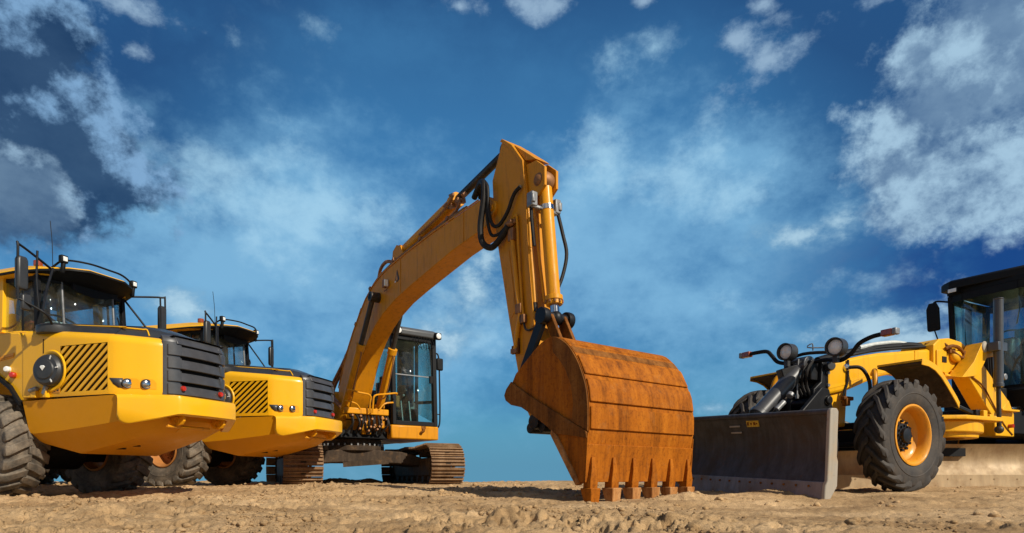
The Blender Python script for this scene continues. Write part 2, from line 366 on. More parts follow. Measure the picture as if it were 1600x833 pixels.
    def mirror(s):
        o = MB(); o.v = [(x, -y, z) for x, y, z in s.v]; o.f = [tuple(reversed(q)) for q in s.f]; return o
    def xf(s, M):
        s.v = [tuple(M @ Vector(p)) for p in s.v]; return s
    def build(s, name, mat, parent=None, bevel=0.0, seg=2, ang=35, solid=0.0):
        me = bpy.data.meshes.new(name); me.from_pydata(s.v, [], s.f); me.update()
        import bmesh
        bm = bmesh.new(); bm.from_mesh(me); bmesh.ops.remove_doubles(bm, verts=bm.verts, dist=1e-5)
        bmesh.ops.recalc_face_normals(bm, faces=bm.faces); bm.to_mesh(me); bm.free()
        me.polygons.foreach_set('use_smooth', [True] * len(me.polygons)); me.set_sharp_from_angle(angle=rad(ang))
        me.materials.append(MT[mat] if isinstance(mat, str) else mat)
        o = bpy.data.objects.new(name, me); COL.objects.link(o)
        if parent: o.parent = parent
        if solid:
            q = o.modifiers.new('solid', 'SOLIDIFY'); q.thickness = solid; q.offset = 0
        if bevel:
            q = o.modifiers.new('bevel', 'BEVEL'); q.width = bevel; q.segments = seg; q.limit_method = 'ANGLE'; q.angle_limit = rad(32); q.use_clamp_overlap = True
        return o
def empty(name, loc, ang, scale, label, cat, group=None):
    o = bpy.data.objects.new(name, None); COL.objects.link(o); o.location = loc; o.rotation_euler = (0, 0, ang); o.scale = (scale,) * 3
    o['label'] = label; o['category'] = cat
    if group: o['group'] = group
    return o
def copy_tree(o, parent=None):
    c = o.copy(); COL.objects.link(c)
    if parent: c.parent = parent
    for ch in list(o.children): copy_tree(ch, c)
    return c
def mid(p, q, t): return tuple(a + (b - a) * t for a, b in zip(p, q))

def tyre_mb(R, W, rim, lugs, lug_h, lug_w, slant, c, outward=1, edge=0.80, center_gap=0.02):
    """tyre about the y axis, centred at c, with deep slanted lugs"""
    m = MB(); h = W / 2; Rb = R - lug_h
    prof = [(rim, -h * 0.72), (rim + 0.02, -h * 0.86), (rim + (Rb - rim) * 0.35, -h * 0.99), (rim + (Rb - rim) * 0.70, -h * 1.0), (Rb * 0.955, -h * 0.93), (Rb, -h * 0.72),
            (Rb * 1.008, 0), (Rb, h * 0.72), (Rb * 0.955, h * 0.93), (rim + (Rb - rim) * 0.70, h * 1.0), (rim + (Rb - rim) * 0.35, h * 0.99), (rim + 0.02, h * 0.86), (rim, h * 0.72)]
    m.lathe(prof, c, (0, 1, 0), 72)
    # raised ring on the sidewall
    for sg in (-1, 1):
        rr = rim + (Rb - rim) * 0.5
        m.lathe([(rr - 0.012, sg * h * 0.97), (rr - 0.008, sg * (h * 0.995 + 0.006)), (rr + 0.008, sg * (h * 0.995 + 0.006)), (rr + 0.012, sg * h * 0.97)], c, (0, 1, 0), 72)
    cx, cy, cz = c
    for sg in (-1, 1):
        for k in range(lugs):
            a0 = 2 * math.pi * (k + (0.5 if sg > 0 else 0)) / lugs
            stops = [(-center_gap, R * 0.994, Rb * 0.97), (h * 0.30, R, Rb * 0.97), (h * 0.62, R * 0.996, Rb * 0.96), (h * 0.90, R * 0.975, Rb * 0.93), (h * 1.025, R * 0.925, Rb * 0.90), (h * 1.01, R * edge, R * edge - 0.03)]
            secs = []
            for i, (y, rt, rb) in enumerate(stops):
                da = slant * (max(y, 0) / h) ** 1.2 * (1 if i < 5 else 1.06); w = lug_w * (0.80 + 0.25 * min(1, max(y, 0) / h)) * (1 if i < 5 else 0.7) / R / 2
                y2 = y if i < 5 else y - 0.004
                yb = y if i < 3 else y * 0.93
                q = []
                for r, yy, ww in ((rt, y2, w * 0.86), (rt, y2, -w * 0.86), (rb, yb, -w * 1.15), (rb, yb, w * 1.15)):
                    a = a0 + da + ww; q.append((cx + r * math.sin(a), cy + sg * yy, cz + r * math.cos(a)))
                secs.append(q)
            m.loft(secs)
    return m

# ------------------------------------------------------------------ ground
def vnoise(x, y, seed):
    xi = np.floor(x).astype(np.int64); yi = np.floor(y).astype(np.int64); xf = x - xi; yf = y - yi
    def h(a, b):
        n = (a * 374761393 + b * 668265263 + seed * 1442695041) & 0x7fffffff
        n = ((n ^ (n >> 13)) * 1274126177) & 0x7fffffff
        return ((n ^ (n >> 16)) & 0xffff) / 65535.0
    u = xf * xf * xf * (xf * (xf * 6 - 15) + 10); v = yf * yf * yf * (yf * (yf * 6 - 15) + 10)
    return (h(xi, yi) * (1 - u) + h(xi + 1, yi) * u) * (1 - v) + (h(xi, yi + 1) * (1 - u) + h(xi + 1, yi + 1) * u) * v - 0.5
def fbm(x, y, f, oct, seed, gain=0.5):
    s = np.zeros_like(x); a = 1.0
    for i in range(oct):
        s += a * vnoise(x * f + 17.3 * i, y * f - 9.1 * i, seed + i); a *= gain; f *= 2.03
    return s
def sst(a, b, x):
    t = np.clip((x - a) / (b - a), 0, 1); return t * t * (3 - 2 * t)
ANCH = []       # (x, y, z, radius): where a machine stands the ground is pressed level
def ground_h(x, y, fine=True):
    b = 0.13 * sst(5.5, 11.0, y) + 0.03 * sst(11, 15.5, y) - 0.10 * sst(17, 21, y) - 0.055 * np.maximum(0, y - 19)
    b = b + 0.05 * fbm(x, y, 0.22, 3, 3) * sst(2, 5, y) * (1 - sst(13, 17, y) * 0.6)
    left = 1 - sst(-1.5, 3.0, x)                       # churned on the left, raked sand on the right
    mid_ = np.exp(-((x - 0.50) / 1.1) ** 2) * np.exp(-((y - 4.25) / 0.65) ** 2)
    rough = 0.25 + 0.75 * left + 0.9 * mid_
    rough = rough * (0.45 + 1.1 * np.clip(0.5 + fbm(x, y, 0.6, 2, 71) * 1.4, 0, 1))
    d = 0.05 * fbm(x, y, 1.1, 3, 21)
    bands = fbm(x * 0.10 + 0.06 * y, y, 2.6, 3, 411, 0.6); d = d + 0.040 * bands + (1 - 0.6 * left) * 0.018 * fbm(x * 0.2, y, 9.0, 3, 431, 0.6)      # wheel-worn bands across the site
    if fine:
        n1 = fbm(x * 0.6, y, 3.6, 5, 31, 0.55)
        d = d + rough * ((0.026 + 0.055 * mid_) * n1 + 0.055 * np.maximum(0, n1 - 0.18)); n6 = fbm(x * 0.75, y, 11.0, 4, 241, 0.65); d = d - rough * (0.022 + 0.035 * mid_) * sst(0.20, 0.42, n6) + rough * 0.010 * sst(0.15, 0.45, -n6)
        n2 = fbm(x, y, 9.0, 4, 41, 0.6); d = d + rough * 0.022 * np.maximum(0, n2 - 0.05) * 1.3
        d = d + 0.009 * fbm(x, y, 22.0, 3, 51, 0.65); n4 = fbm(x, y, 5.5, 4, 141, 0.6); d = d - rough * 0.040 * sst(0.16, 0.34, n4)
        # clefts
        n3 = np.abs(fbm(x, y, 2.1, 4, 61, 0.6)); d = d - rough * 0.020 * np.exp(-(n3 / 0.035) ** 2)
        # groove in the sand at the right
        t = np.clip(((x - 3.02) * 0.62 + (y - 3.92) * -0.78) / 0.42, 0, 1)
        gx = 3.02 + 0.26 * t; gy = 3.92 - 0.33 * t
        dd = np.hypot(x - gx - 0.02 * fbm(x, y, 9, 2, 77), y - gy); d = d - 0.05 * np.exp(-(dd / 0.028) ** 2) + 0.022 * np.exp(-((dd - 0.06) / 0.03) ** 2)
    h = b + d * (1 - 0.5 * sst(9, 14, y)) * (1 - sst(17, 40, y))
    # low banks that hide the feet of the machines
    for cx, cy, rx, ry, a in ((-5.6, 9.3, 1.6, 0.55, 0.05), (-3.4, 10.3, 1.3, 0.5, 0.03), (2.1, 7.3, 0.55, 0.25, 0.07), (2.9, 7.3, 0.35, 0.2, 0.06), (-4.2, 15.5, 0.5, 0.5, 0.10), (-3.45, 15.6, 0.25, 0.4, 0.09), (1.2, 15.8, 1.2, 0.8, 0.05), (3.6, 8.3, 0.5, 0.25, 0.05)):
        h = h + a * np.exp(-((x - cx) / rx) ** 2 - ((y - cy) / ry) ** 2)
    for ax, ay, az_, ar in ANCH:
        w = np.exp(-(((x - ax) ** 2 + (y - ay) ** 2) / ar ** 2) ** 2)
        h = h * (1 - w) + (az_ + d * 0.35) * w
    return h
def build_ground():
    ys = [-60, -30, -15, -8, -4, -2, -0.5, 0.8, 1.8]
    y = 2.5
    while y < 1500:
        ys.append(y); y += 0.017 if y < 5.2 else 0.030 if y < 9.5 else 0.06 if y < 17 else 0.4 if y < 24 else y * 0.12
    ys = np.array(ys); nu = 1150; u = np.linspace(-1, 1, nu); u = 0.75 * u + 0.25 * u ** 3
    Wd = 5.0 + 1.05 * np.abs(ys)
    X = Wd[:, None] * u[None, :]; Y = np.repeat(ys[:, None], nu, 1); Z = ground_h(X, Y)
    V = np.stack([X, Y, Z], -1).reshape(-1, 3).astype(np.float32)
    i = np.arange(len(ys) - 1)[:, None]; j = np.arange(nu - 1)[None, :]; a = i * nu + j
    F = np.stack([a, a + 1, a + nu + 1, a + nu], -1).reshape(-1, 4).astype(np.int32)
    me = bpy.data.meshes.new('ground'); me.vertices.add(len(V)); me.vertices.foreach_set('co', V.ravel())
    me.loops.add(F.size); me.loops.foreach_set('vertex_index', F.ravel()); me.polygons.add(len(F))
    me.polygons.foreach_set('loop_start', np.arange(0, F.size, 4, dtype=np.int32)); me.polygons.foreach_set('use_smooth', np.ones(len(F), bool))
    me.update(calc_edges=True)
    m, nt, b = mat_base('earth')
    n1 = nnoise(nt, 0.9, 9, 0.65); n2 = nnoise(nt, 14, 9, 0.72); n3 = nnoise(nt, 90, 6, 0.75); n4 = nnoise(nt, 300, 4, 0.7)
    c = nramp(nt, n1, [(0.32, (0.315, 0.200, 0.098)), (0.50, (0.430, 0.287, 0.150)), (0.70, (0.535, 0.370, 0.207))])
    n0 = nnoise(nt, 0.35, 6, 0.6, (1, 2.2, 1)); c = nmix(nt, 1.0, c, nramp(nt, n0, [(0.38, (0.72, 0.69, 0.66)), (0.56, (1.05, 1.05, 1.05))]), 'MULTIPLY')
    c2 = nramp(nt, n2, [(0.30, (0.60, 0.55, 0.50)), (0.46, (1.0, 1.0, 1.0)), (0.7, (1.25, 1.23, 1.18))])
    c = nmix(nt, 0.85, c, c2, 'MULTIPLY')
    c3 = nramp(nt, n3, [(0.34, (0.62, 0.58, 0.54)), (0.48, (1.05, 1.05, 1.05)), (0.72, (1.35, 1.33, 1.3))]); c = nmix(nt, 0.8, c, c3, 'MULTIPLY')
    c4 = nramp(nt, n4, [(0.36, (0.7, 0.68, 0.66)), (0.55, (1.2, 1.2, 1.2))]); c = nmix(nt, 0.7, c, c4, 'MULTIPLY')
    nt.links.new(c, b.inputs['Base Color']); b.inputs['Roughness'].default_value = 0.95
    b.inputs['Specular IOR Level'].default_value = 0.15
    bm = nt.nodes.new('ShaderNodeMath'); bm.operation = 'MULTIPLY_ADD'; nt.links.new(n4, bm.inputs[0]); bm.inputs[1].default_value = 0.35; nt.links.new(n3, bm.inputs[2])
    nbump(nt, b, bm.outputs[0], 0.9, 0.012)
    me.materials.append(m); MT['earth'] = m
    o = bpy.data.objects.new('ground', me); COL.objects.link(o); o['kind'] = 'structure'
    return o
def gh(x, y): return float(ground_h(np.array([float(x)]), np.array([float(y)]))[0])

# ------------------------------------------------------------------ articulated dump truck
# local frame: x forward, y to its left, z up; origin on the ground under the tow pin
def interp(x, xs, zs): return float(np.interp(x, xs, zs))
def build_wheel(parent, c, R, Wd, rimr, lugs, lug_h, lug_w, slant, side, rim_mat, dish, tyre_m='tyre', hub_mat='black_steel'):
    """wheel part: rim mesh with tyre and hub as sub-parts; side +1 = outer face towards +y"""
    cx, cy, cz = c; h = Wd / 2 * side
    m = MB(); prof = [(rimr + 0.012, h * 0.80), (rimr + 0.016, h * 0.90), (rimr - 0.004, h * 0.92), (rimr - 0.025, h * 0.84), (rimr - 0.045, h * 0.60), (rimr - 0.052, h * (0.9 - dish * 1.6)),
                      (rimr - 0.085, h * (0.88 - dish * 1.95)), (rimr * 0.62, h * (0.88 - dish * 2.0)), (rimr * 0.55, h * (0.9 - dish * 2.0)), (rimr * 0.50, h * (0.9 - dish * 2.0)), (0.0, h * (0.9 - dish * 2.0))]
    m.lathe(prof, c, (0, 1, 0), 48)
    m.lathe([(rimr + 0.012, -h * 0.80), (rimr - 0.02, -h * 0.86), (rimr - 0.05, -h * 0.4), (0, -h * 0.4)], c, (0, 1, 0), 48)
    w = m.build('wheel', rim_mat, parent, ang=40)
    tyre_mb(R, Wd, rimr + 0.005, lugs, lug_h, lug_w, slant, c).build('tyre', tyre_m, w, bevel=0.008, seg=1)
    k = MB(); yb = cy + h * (0.9 - dish * 2.0)
    k.lathe([(rimr * 0.44, 0), (rimr * 0.42, side * 0.035), (rimr * 0.26, side * 0.045), (rimr * 0.24, side * 0.085), (rimr * 0.12, side * 0.095), (0, side * 0.095)], (cx, yb, cz), (0, 1, 0), 28)
    for i in range(12):
        a = 2 * math.pi * i / 12; p = Vector((cx + rimr * 0.50 * math.sin(a), yb, cz + rimr * 0.50 * math.cos(a)))
        k.cyl(p, p + Vector((0, side * 0.03, 0)), rimr * 0.055, n=6)
        p = Vector((cx + rimr * 0.33 * math.sin(a), yb + side * 0.04, cz + rimr * 0.33 * math.cos(a))); k.cyl(p, p + Vector((0, side * 0.02, 0)), rimr * 0.04, n=6)
    k.build('hub', hub_mat, w)
    return w
def make_truck():
    root = empty('dump_truck', (-3.943, 7.943, 0.03), -0.341, 0.88,
                 'nearest yellow dump truck, at the left edge, with a round black fan on its side', 'dump truck', 'yellow articulated dump trucks parked side by side')
    Y, SK = 'truck_yellow', 'truck_skirt'
    # plan curve of the hood, near (right) side, from the rear to the grille
    plan = [(-2.06, -0.95), (-1.86, -0.95), (-1.70, -0.948), (-1.34, -0.942), (-0.50, -0.922), (-0.42, -0.890), (-0.33, -0.832), (-0.22, -0.745), (-0.11, -0.655), (-0.03, -0.575), (0.015, -0.515)]
    plan = [plan[0], plan[1], plan[2], plan[3], plan[4]] + [tuple(p[:2]) for p in smooth_path([(a, b, 0) for a, b in plan[4:]], 3)[1:]]
    n = len(plan); nrm = []
    for i in range(n):
        a = plan[max(i - 1, 0)]; b = plan[min(i + 1, n - 1)]; d = Vector((b[0] - a[0], b[1] - a[1])).normalized(); nrm.append((-d.y, d.x))   # inward
    def ztop(x): return interp(x, [-2.06, -1.6, -1.1, -0.5, 0.1], [2.22, 2.19, 2.13, 2.07, 2.04])
    def hood_pt(i, inset, z): return (plan[i][0] + nrm[i][0] * inset, plan[i][1] + nrm[i][1] * inset, z)
    VX0, VX1, VZ0, VZ1 = 3, 4, 1.44, 2.06       # vent opening between plan points 3 and 4
    def side_panel(sgn):
        m = MB(); rows = []
        for i in range(n):
            zt = ztop(plan[i][0]); col = []
            for z in (1.385, VZ0, 1.62, 1.85, min(VZ1, zt - 0.012), zt): col.append(hood_pt(i, 0.0 if z > 1.39 else 0.012, z))
            for k in range(1, 6):
                a = math.pi / 2 * k / 5 * 0.86; col.append(hood_pt(i, 0.13 * (1 - math.cos(a)), zt + 0.12 * math.sin(a)))
            rows.append(col)
        c = len(rows[0]); vs = [p for r in rows for p in r]; fs = []
        for i in range(n - 1):
            for j in range(c - 1):
                if i == VX0 and 1 <= j <= 3: continue
                if i == 1 and False: continue
                fs.append((i * c + j, (i + 1) * c + j, (i + 1) * c + j + 1, i * c + j + 1))
        m.add(vs, fs)
        if sgn > 0: m = m.mirror()
        o = m.build('side_panel', Y, root, ang=50)
        # diagonal vent bars and the dark box behind them
        b = MB(); x0, x1, z0, z1 = plan[3][0], plan[4][0], VZ0, VZ1 - 0.008; yf = lambda x: interp(x, [x0, x1], [plan[3][1], plan[4][1]])
        sl = (z1 - z0) * 1.0; pitch = 0.131; kx = 1.22
        def clip(poly, f):
            r = []
            for q in range(len(poly)):
                p, s_ = poly[q], poly[(q + 1) % len(poly)]; fp, fsn = f(p), f(s_)
                if fp >= 0: r.append(p)
                if (fp >= 0) != (fsn >= 0): t = fp / (fp - fsn); r.append((p[0] + (s_[0] - p[0]) * t, p[1] + (s_[1] - p[1]) * t))
            return r
        k = -11
        while k < 14:
            xs = x0 + k * pitch; w = 0.068
            poly = [(xs, z0 - 0.1), (xs + w, z0 - 0.1), (xs + w + (z1 - z0 + 0.2) * kx, z1 + 0.1), (xs + (z1 - z0 + 0.2) * kx, z1 + 0.1)]
            for f in (lambda p: p[0] - x0, lambda p: x1 - p[0], lambda p: p[1] - z0, lambda p: z1 - p[1]):
                poly = clip(poly, f) if len(poly) > 2 else []
            if len(poly) > 2:
                vs = [(p[0], yf(p[0]) + 0.003, p[1]) for p in poly] + [(p[0], yf(p[0]) + 0.016, p[1]) for p in poly]
                q = len(poly); b.add(vs, [tuple(range(q)), tuple(reversed(range(q, 2 * q)))] + [(i, (i + 1) % q, q + (i + 1) % q, q + i) for i in range(q)])
            k += 1
        bk = MB().box(((x0 + x1) / 2, -0.80, (z0 + z1) / 2), (x1 - x0 + 0.12, 0.01, z1 - z0 + 0.12))
        if sgn > 0: b = b.mirror(); bk = bk.mirror()
        b.build('vent', Y, o); bk.build('vent_box', 'black', o)
        # seam behind the fan
        # headlight pockets: a dark wedge, then two round lamps under a lip
        def on_panel(t, z, out=0.0):      # t along the plan curve in x
            xs = [p[0] for p in plan]; i = min(max(int(np.searchsorted(xs, t)) - 1, 0), n - 2); u = (t - xs[i]) / (xs[i + 1] - xs[i])
            y = plan[i][1] + (plan[i + 1][1] - plan[i][1]) * u; nx = nrm[i][0]; ny = nrm[i][1]
            return Vector((t - nx * out, y - ny * out, z)), Vector((-nx, -ny, 0))
        def patch(ts_zs, out, name, mat, par):
            m = MB(); m.add([on_panel(t, z, out)[0] for t, z in ts_zs], [tuple(range(len(ts_zs)))])
            if sgn > 0: m = m.mirror()
            return m.build(name, mat, par, solid=0.006)
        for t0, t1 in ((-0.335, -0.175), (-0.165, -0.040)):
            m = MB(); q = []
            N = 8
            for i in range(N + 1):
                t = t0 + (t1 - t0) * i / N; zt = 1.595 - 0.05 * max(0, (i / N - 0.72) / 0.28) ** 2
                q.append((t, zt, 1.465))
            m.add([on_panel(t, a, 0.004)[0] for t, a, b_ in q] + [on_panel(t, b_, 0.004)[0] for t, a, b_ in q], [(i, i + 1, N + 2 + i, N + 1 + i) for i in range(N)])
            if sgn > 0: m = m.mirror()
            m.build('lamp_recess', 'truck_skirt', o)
            p, nn = on_panel(t0 + 0.040, 1.528, 0.0); hl = MB(); ax = (nn + Vector((0.9, 0.0, 0))).normalized()
            hl.lathe([(0.0, 0.030), (0.035, 0.028), (0.052, 0.018)], p, ax, 20)
            bz = MB(); bz.lathe([(0.050, -0.01), (0.050, 0.020), (0.062, 0.022), (0.066, -0.02)], p, ax, 20)
            if sgn > 0: hl = hl.mirror(); bz = bz.mirror()
            z = bz.build('headlight', 'decal_dark', o); hl.build('lens', 'chrome', z)
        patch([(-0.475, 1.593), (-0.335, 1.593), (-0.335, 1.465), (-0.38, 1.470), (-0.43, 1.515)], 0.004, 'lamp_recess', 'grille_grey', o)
        return o
    near = side_panel(-1); side_panel(1)
    # dark hood top with a thin yellow line
    m = MB(); rows = []
    for i in range(n):
        zt = ztop(plan[i][0]); a = math.pi / 2 * 0.86
        e = hood_pt(i, 0.13 * (1 - math.cos(a)) + 0.002, zt + 0.12 * math.sin(a)); e2 = hood_pt(i, 0.165, zt + 0.175); e3 = hood_pt(i, 0.23, zt + 0.245 - 0.03 * (i > n - 4))
        ctr = zt + 0.34 - 0.10 * max(0, (plan[i][0] + 0.3) / 0.3)
        row = [e, e2, e3]
        for t in (-0.6, -0.3, 0.0): row.append((e3[0], e3[1] * abs(t), e3[2] + (ctr - e3[2]) * (1 - t * t)))
        row += [(x, -y, z) for x, y, z in reversed(row[:-1])]; rows.append(row)
    # nose
    rows.append([(0.10, y, 2.215 - 0.05 * abs(y) ** 2) for y in np.linspace(-0.45, 0.45, len(rows[0]))])
    c = len(rows[0]); m.add([p for r in rows for p in r], [(i * c + j, i * c + j + 1, (i + 1) * c + j + 1, (i + 1) * c + j) for i in range(len(rows) - 1) for j in range(c - 1)])
    top = m.build('hood_top', 'dark_plastic', root, ang=50)
    for s in (-1, 1):
        t = MB(); pts = [hood_pt(i, 0.205, ztop(plan[i][0]) + 0.232) for i in range(4, n - 7)]; pts = [(-1.9, pts[0][1], ztop(-1.9) + 0.232)] + pts + [hood_pt(n - 7, 0.12, ztop(plan[n - 7][0]) + 0.137)]
        if s > 0: pts = [(x, -y, z) for x, y, z in pts]
        t.tube(pts, 0.010, 6, 3).build('trim_line', 'truck_yellow', top)
    # grille
    g = MB(); gp = [(0.012, -0.525), (0.040, -0.49), (0.075, -0.44), (0.105, -0.36), (0.125, -0.20), (0.135, 0.0)]; gp = gp + [(x, -y) for x, y in reversed(gp[:-1])]
    def gext(off, z0, z1, pl, thick, tilt=0.0):
        a = [(x + off, y, z0) for x, y in pl] ; b = [(x + off - tilt, y, z1) for x, y in pl]; a2 = [(x + off - thick, y * 0.99, z0) for x, y in pl]; b2 = [(x + off - thick, y * 0.99, z1) for x, y in pl]
        return [[a[i], b[i], b2[i], a2[i]] for i in range(len(pl))]
    g.loft(gext(-0.05, 1.40, 2.10, gp, 0.05))
    gr = g.build('grille', 'black', root)
    for k in range(4):
        z0 = 1.415 + 0.175 * k; s_ = MB(); s_.loft(gext(0.035, z0, z0 + 0.128, [p for p in gp if abs(p[1]) < 0.45], 0.065, 0.030)); s_.build('slat', 'grille_grey', gr, bevel=0.008)
    for s in (-1, 1):
        m = MB(); cols = [(0.012, -0.530), (0.045, -0.500), (0.080, -0.455), (0.108, -0.40), (0.120, -0.345)]
        for z0, z1, o_ in [(1.40, 2.12, -0.004)] + [(1.413 + 0.175 * k, 1.555 + 0.175 * k, 0.022) for k in range(4)]:
            m.loft(gext(o_, z0, z1, cols if o_ < 0 else cols[1:], 0.07))
        m.loft([[(x - ins, y * (1 - ins * 0.6), z) for x, y in cols] + [(x - 0.1, y * 0.9, z) for x, y in reversed(cols)] for z, ins in ((2.10, 0.004), (2.15, 0.015), (2.19, 0.04), (2.215, 0.08))])
        if s > 0: m = m.mirror()
        m.build('grille_post', 'grille_grey', gr, bevel=0.006)
        MB().lathe([(0.0, 0.02), (0.03, 0.016), (0.036, 0.0), (0.036, -0.02)], (0.158, s * 0.33 if s < 0 else 0.33, 1.50), (1, 0, 0), 14).build('reflector', 'red_lens', gr)
    m = MB(); m.loft([[(0.10 - ins, y, z) for y in (-0.40, 0, 0.40)] + [(0.0, y, z) for y in (0.40, 0, -0.40)] for z, ins in ((2.095, -0.03), (2.15, 0.0), (2.20, 0.03), (2.225, 0.09))])
    m.build('grille_cap', 'grille_grey', gr, bevel=0.01)
    # bumper: a folded beam bent at two corners, with its ends cut deeper
    bm_ = MB()
    secs = []
    for x, y, zt, zb, tk in ((-0.30, -0.945, 1.375, 1.10, 0.10), (-0.275, -0.925, 1.378, 1.03, 0.10), (-0.235, -0.895, 1.38, 1.00, 0.10), (-0.18, -0.855, 1.382, 0.998, 0.10), (0.10, -0.640, 1.388, 1.07, 0.12), (0.255, -0.515, 1.39, 1.118, 0.13), (0.285, -0.47, 1.39, 1.125, 0.13), (0.295, 0, 1.39, 1.128, 0.13)):
        f = 0.035
        secs.append([(x - tk, y * 0.93, zt), (x - f * 1.6, y, zt), (x - 0.012, y, zt - 0.018), (x, y, zt - 0.06), (x, y, (zt + zb) / 2), (x - 0.002, y, zb + 0.018), (x - 0.022, y * 0.995, zb + 0.001), (x - tk, y * 0.93, zb)])
    secs = secs + [[(a, -b, c_) for a, b, c_ in q] for q in reversed(secs[:-1])]
    bm_.loft(secs); bump = bm_.build('bumper', Y, root, ang=45)
    for s in (-1, 1):
        y = 0.355 * s; e = MB()
        pts = [(-0.02, 1.16), (0.20, 1.16), (0.20, 1.06), (0.16, 1.01), (0.08, 0.99), (0.0, 1.01), (-0.05, 1.07)]
        e.prism(pts, 1, y - 0.02, y + 0.02); e.lathe([(0.055, -0.035), (0.055, 0.035), (0.034, 0.035), (0.034, -0.035)], (0.085, y, 1.065), (0, 1, 0), 18, True)
        e.build('tow_ear', SK, bump, bevel=0.006)
    MB().cyl((0.05, -0.50, 0.985), (0.05, 0.22, 0.985), 0.024, n=12).build('tow_pin', 'rim_orange', bump, bevel=0.005)
    MB().box((0.02, -0.16, 0.955), (0.14, 0.24, 0.012), Matrix.Rotation(rad(-28), 3, 'Y')).build('tow_plate', SK, bump)
    # skirt: upper plates tilted, lower plates drawn in, belly pan
    sk = MB()
    S = []
    for x, yt, zt, ys, zs, yl, zl in ((-2.06, 0.955, 1.345, 0.865, 0.92, 0.76, 0.80), (-1.98, 0.955, 1.346, 0.86, 0.90, 0.74, 0.78), (-1.40, 0.95, 1.355, 0.86, 0.935, 0.68, 0.645), (-0.84, 0.945, 1.362, 0.855, 0.985, 0.62, 0.765),
                                      (-0.32, 0.925, 1.37, 0.845, 1.04, 0.56, 0.885), (-0.14, 0.80, 1.37, 0.75, 1.10, 0.52, 0.97), (-0.02, 0.70, 1.37, 0.68, 1.20, 0.48, 1.10)):
        L_ = [(x, -yt, zt), (x, -ys, zs + 0.003), (x, -ys + 0.012, zs - 0.004), (x, -yl, zl + 0.02), (x, -yl + 0.07, zl - 0.015)]
        S.append(L_ + [(a, -b, c_) for a, b, c_ in reversed(L_)])
    sk.loft(S); skirt = sk.build('skirt', SK, root, ang=25)
    MB().box((-1.05, -0.30, 0.705), (0.16, 0.03, 0.02), Matrix.Rotation(rad(20), 3, 'Z')).build('slot', 'black', skirt)
    MB().box((-0.88, -0.20, 0.745), (0.14, 0.03, 0.02), Matrix.Rotation(rad(20), 3, 'Z')).build('slot', 'black', skirt)
    # fender and cab shoulder
    for s in (-1, 1):
        m = MB(); pts = [(-2.02, 1.35), (-2.02, 2.20), (-2.16, 2.31), (-2.9, 2.34), (-3.75, 2.34), (-3.75, 1.55), (-3.45, 1.72), (-3.05, 1.80), (-2.62, 1.76), (-2.30, 1.56), (-2.12, 1.35)]
        m.prism(pts, 1, -0.94, -0.55)
        e = MB(); e.loft([[(x, -0.99, z), (x, -0.80, z), (x - 0.004, -0.80, z - 0.055), (x - 0.004, -0.99, z - 0.055)] for x, z in [(-3.85, 1.52), (-3.45, 1.735), (-3.05, 1.81), (-2.62, 1.775), (-2.285, 1.57), (-2.09, 1.345)]])
        if s > 0: m = m.mirror(); e = e.mirror()
        fd = m.build('fender', Y, root, bevel=0.02); e.build('mudguard_edge', 'black', fd)
        for (x, z, mt) in ((-2.36, 1.80, 'white_lens'), (-2.25, 1.715, 'red_lens')):
            l = MB().lathe([(0.0, 0.075), (0.030, 0.070), (0.042, 0.055), (0.045, 0.0)], (x, -0.935, z), (0.35, -1, 0), 16)
            if s > 0: l = l.mirror()
            l.build('side_lamp', mt, fd)
        st = MB().box((-2.42, -0.945, 1.99), (0.34, 0.012, 0.035), Matrix.Rotation(rad(-7), 3, 'Y'))
        st.box((-2.42, -0.947, 1.955), (0.34, 0.012, 0.012), Matrix.Rotation(rad(-7), 3, 'Y'))
        if s > 0: st = st.mirror()
        st.build('marker_strip', 'rim_orange', fd)
        # steps and hinge lugs ahead of the wheel
        lg = MB().box((-1.80, -0.965, 1.43), (0.10, 0.06, 0.10)).box((-1.58, -0.965, 1.45), (0.07, 0.06, 0.15)).box((-1.92, -0.965, 1.40), (0.16, 0.05, 0.03))
        if s > 0: lg = lg.mirror()
        lg.build('hinge_lug', Y, fd, bevel=0.008)
        pn = MB().cyl((-1.86, -0.99, 1.475), (-1.72, -0.99, 1.505), 0.030, n=12)
        if s > 0: pn = pn.mirror()
        pn.build('hinge_pin', 'grey_metal', fd, bevel=0.006)
    # round fan housing in a dish at the side (right side only)
    m = MB().lathe([(0.285, 0.004), (0.27, 0.020), (0.248, 0.018), (0.228, 0.004)], (-1.505, -0.945, 1.735), (0, -1, 0), 40); m.build('fan_rim', Y, near)
    f = MB().lathe([(0.222, -0.02), (0.222, 0.030), (0.208, 0.075), (0.18, 0.105), (0.135, 0.112), (0.125, 0.128), (0.07, 0.138), (0, 0.140)], (-1.505, -0.945, 1.735), (0.22, -1, 0.03), 44)
    fan = f.build('fan_cover', 'dark_plastic', near, ang=25)
    d = MB(); c0 = Vector((-1.475, -1.088, 1.75)); ax = Vector((0.22, -1, 0.03)).normalized(); ux = Vector((1, 0.22, 0)).normalized(); uz = Vector((0, 0, 1))
    shp = [(-0.040, 0.018), (-0.022, 0.036), (0.022, 0.036), (0.040, 0.018), (0.0, -0.034)]
    d.add([c0 + ux * a + uz * b for a, b in shp] + [c0 + ax * 0.006 + ux * a * 0.8 + uz * b * 0.8 for a, b in shp], [(0, 1, 2, 3, 4), (9, 8, 7, 6, 5)] + [(i, (i + 1) % 5, 5 + (i + 1) % 5, 5 + i) for i in range(5)])
    d.build('emblem', 'decal_white', fan)
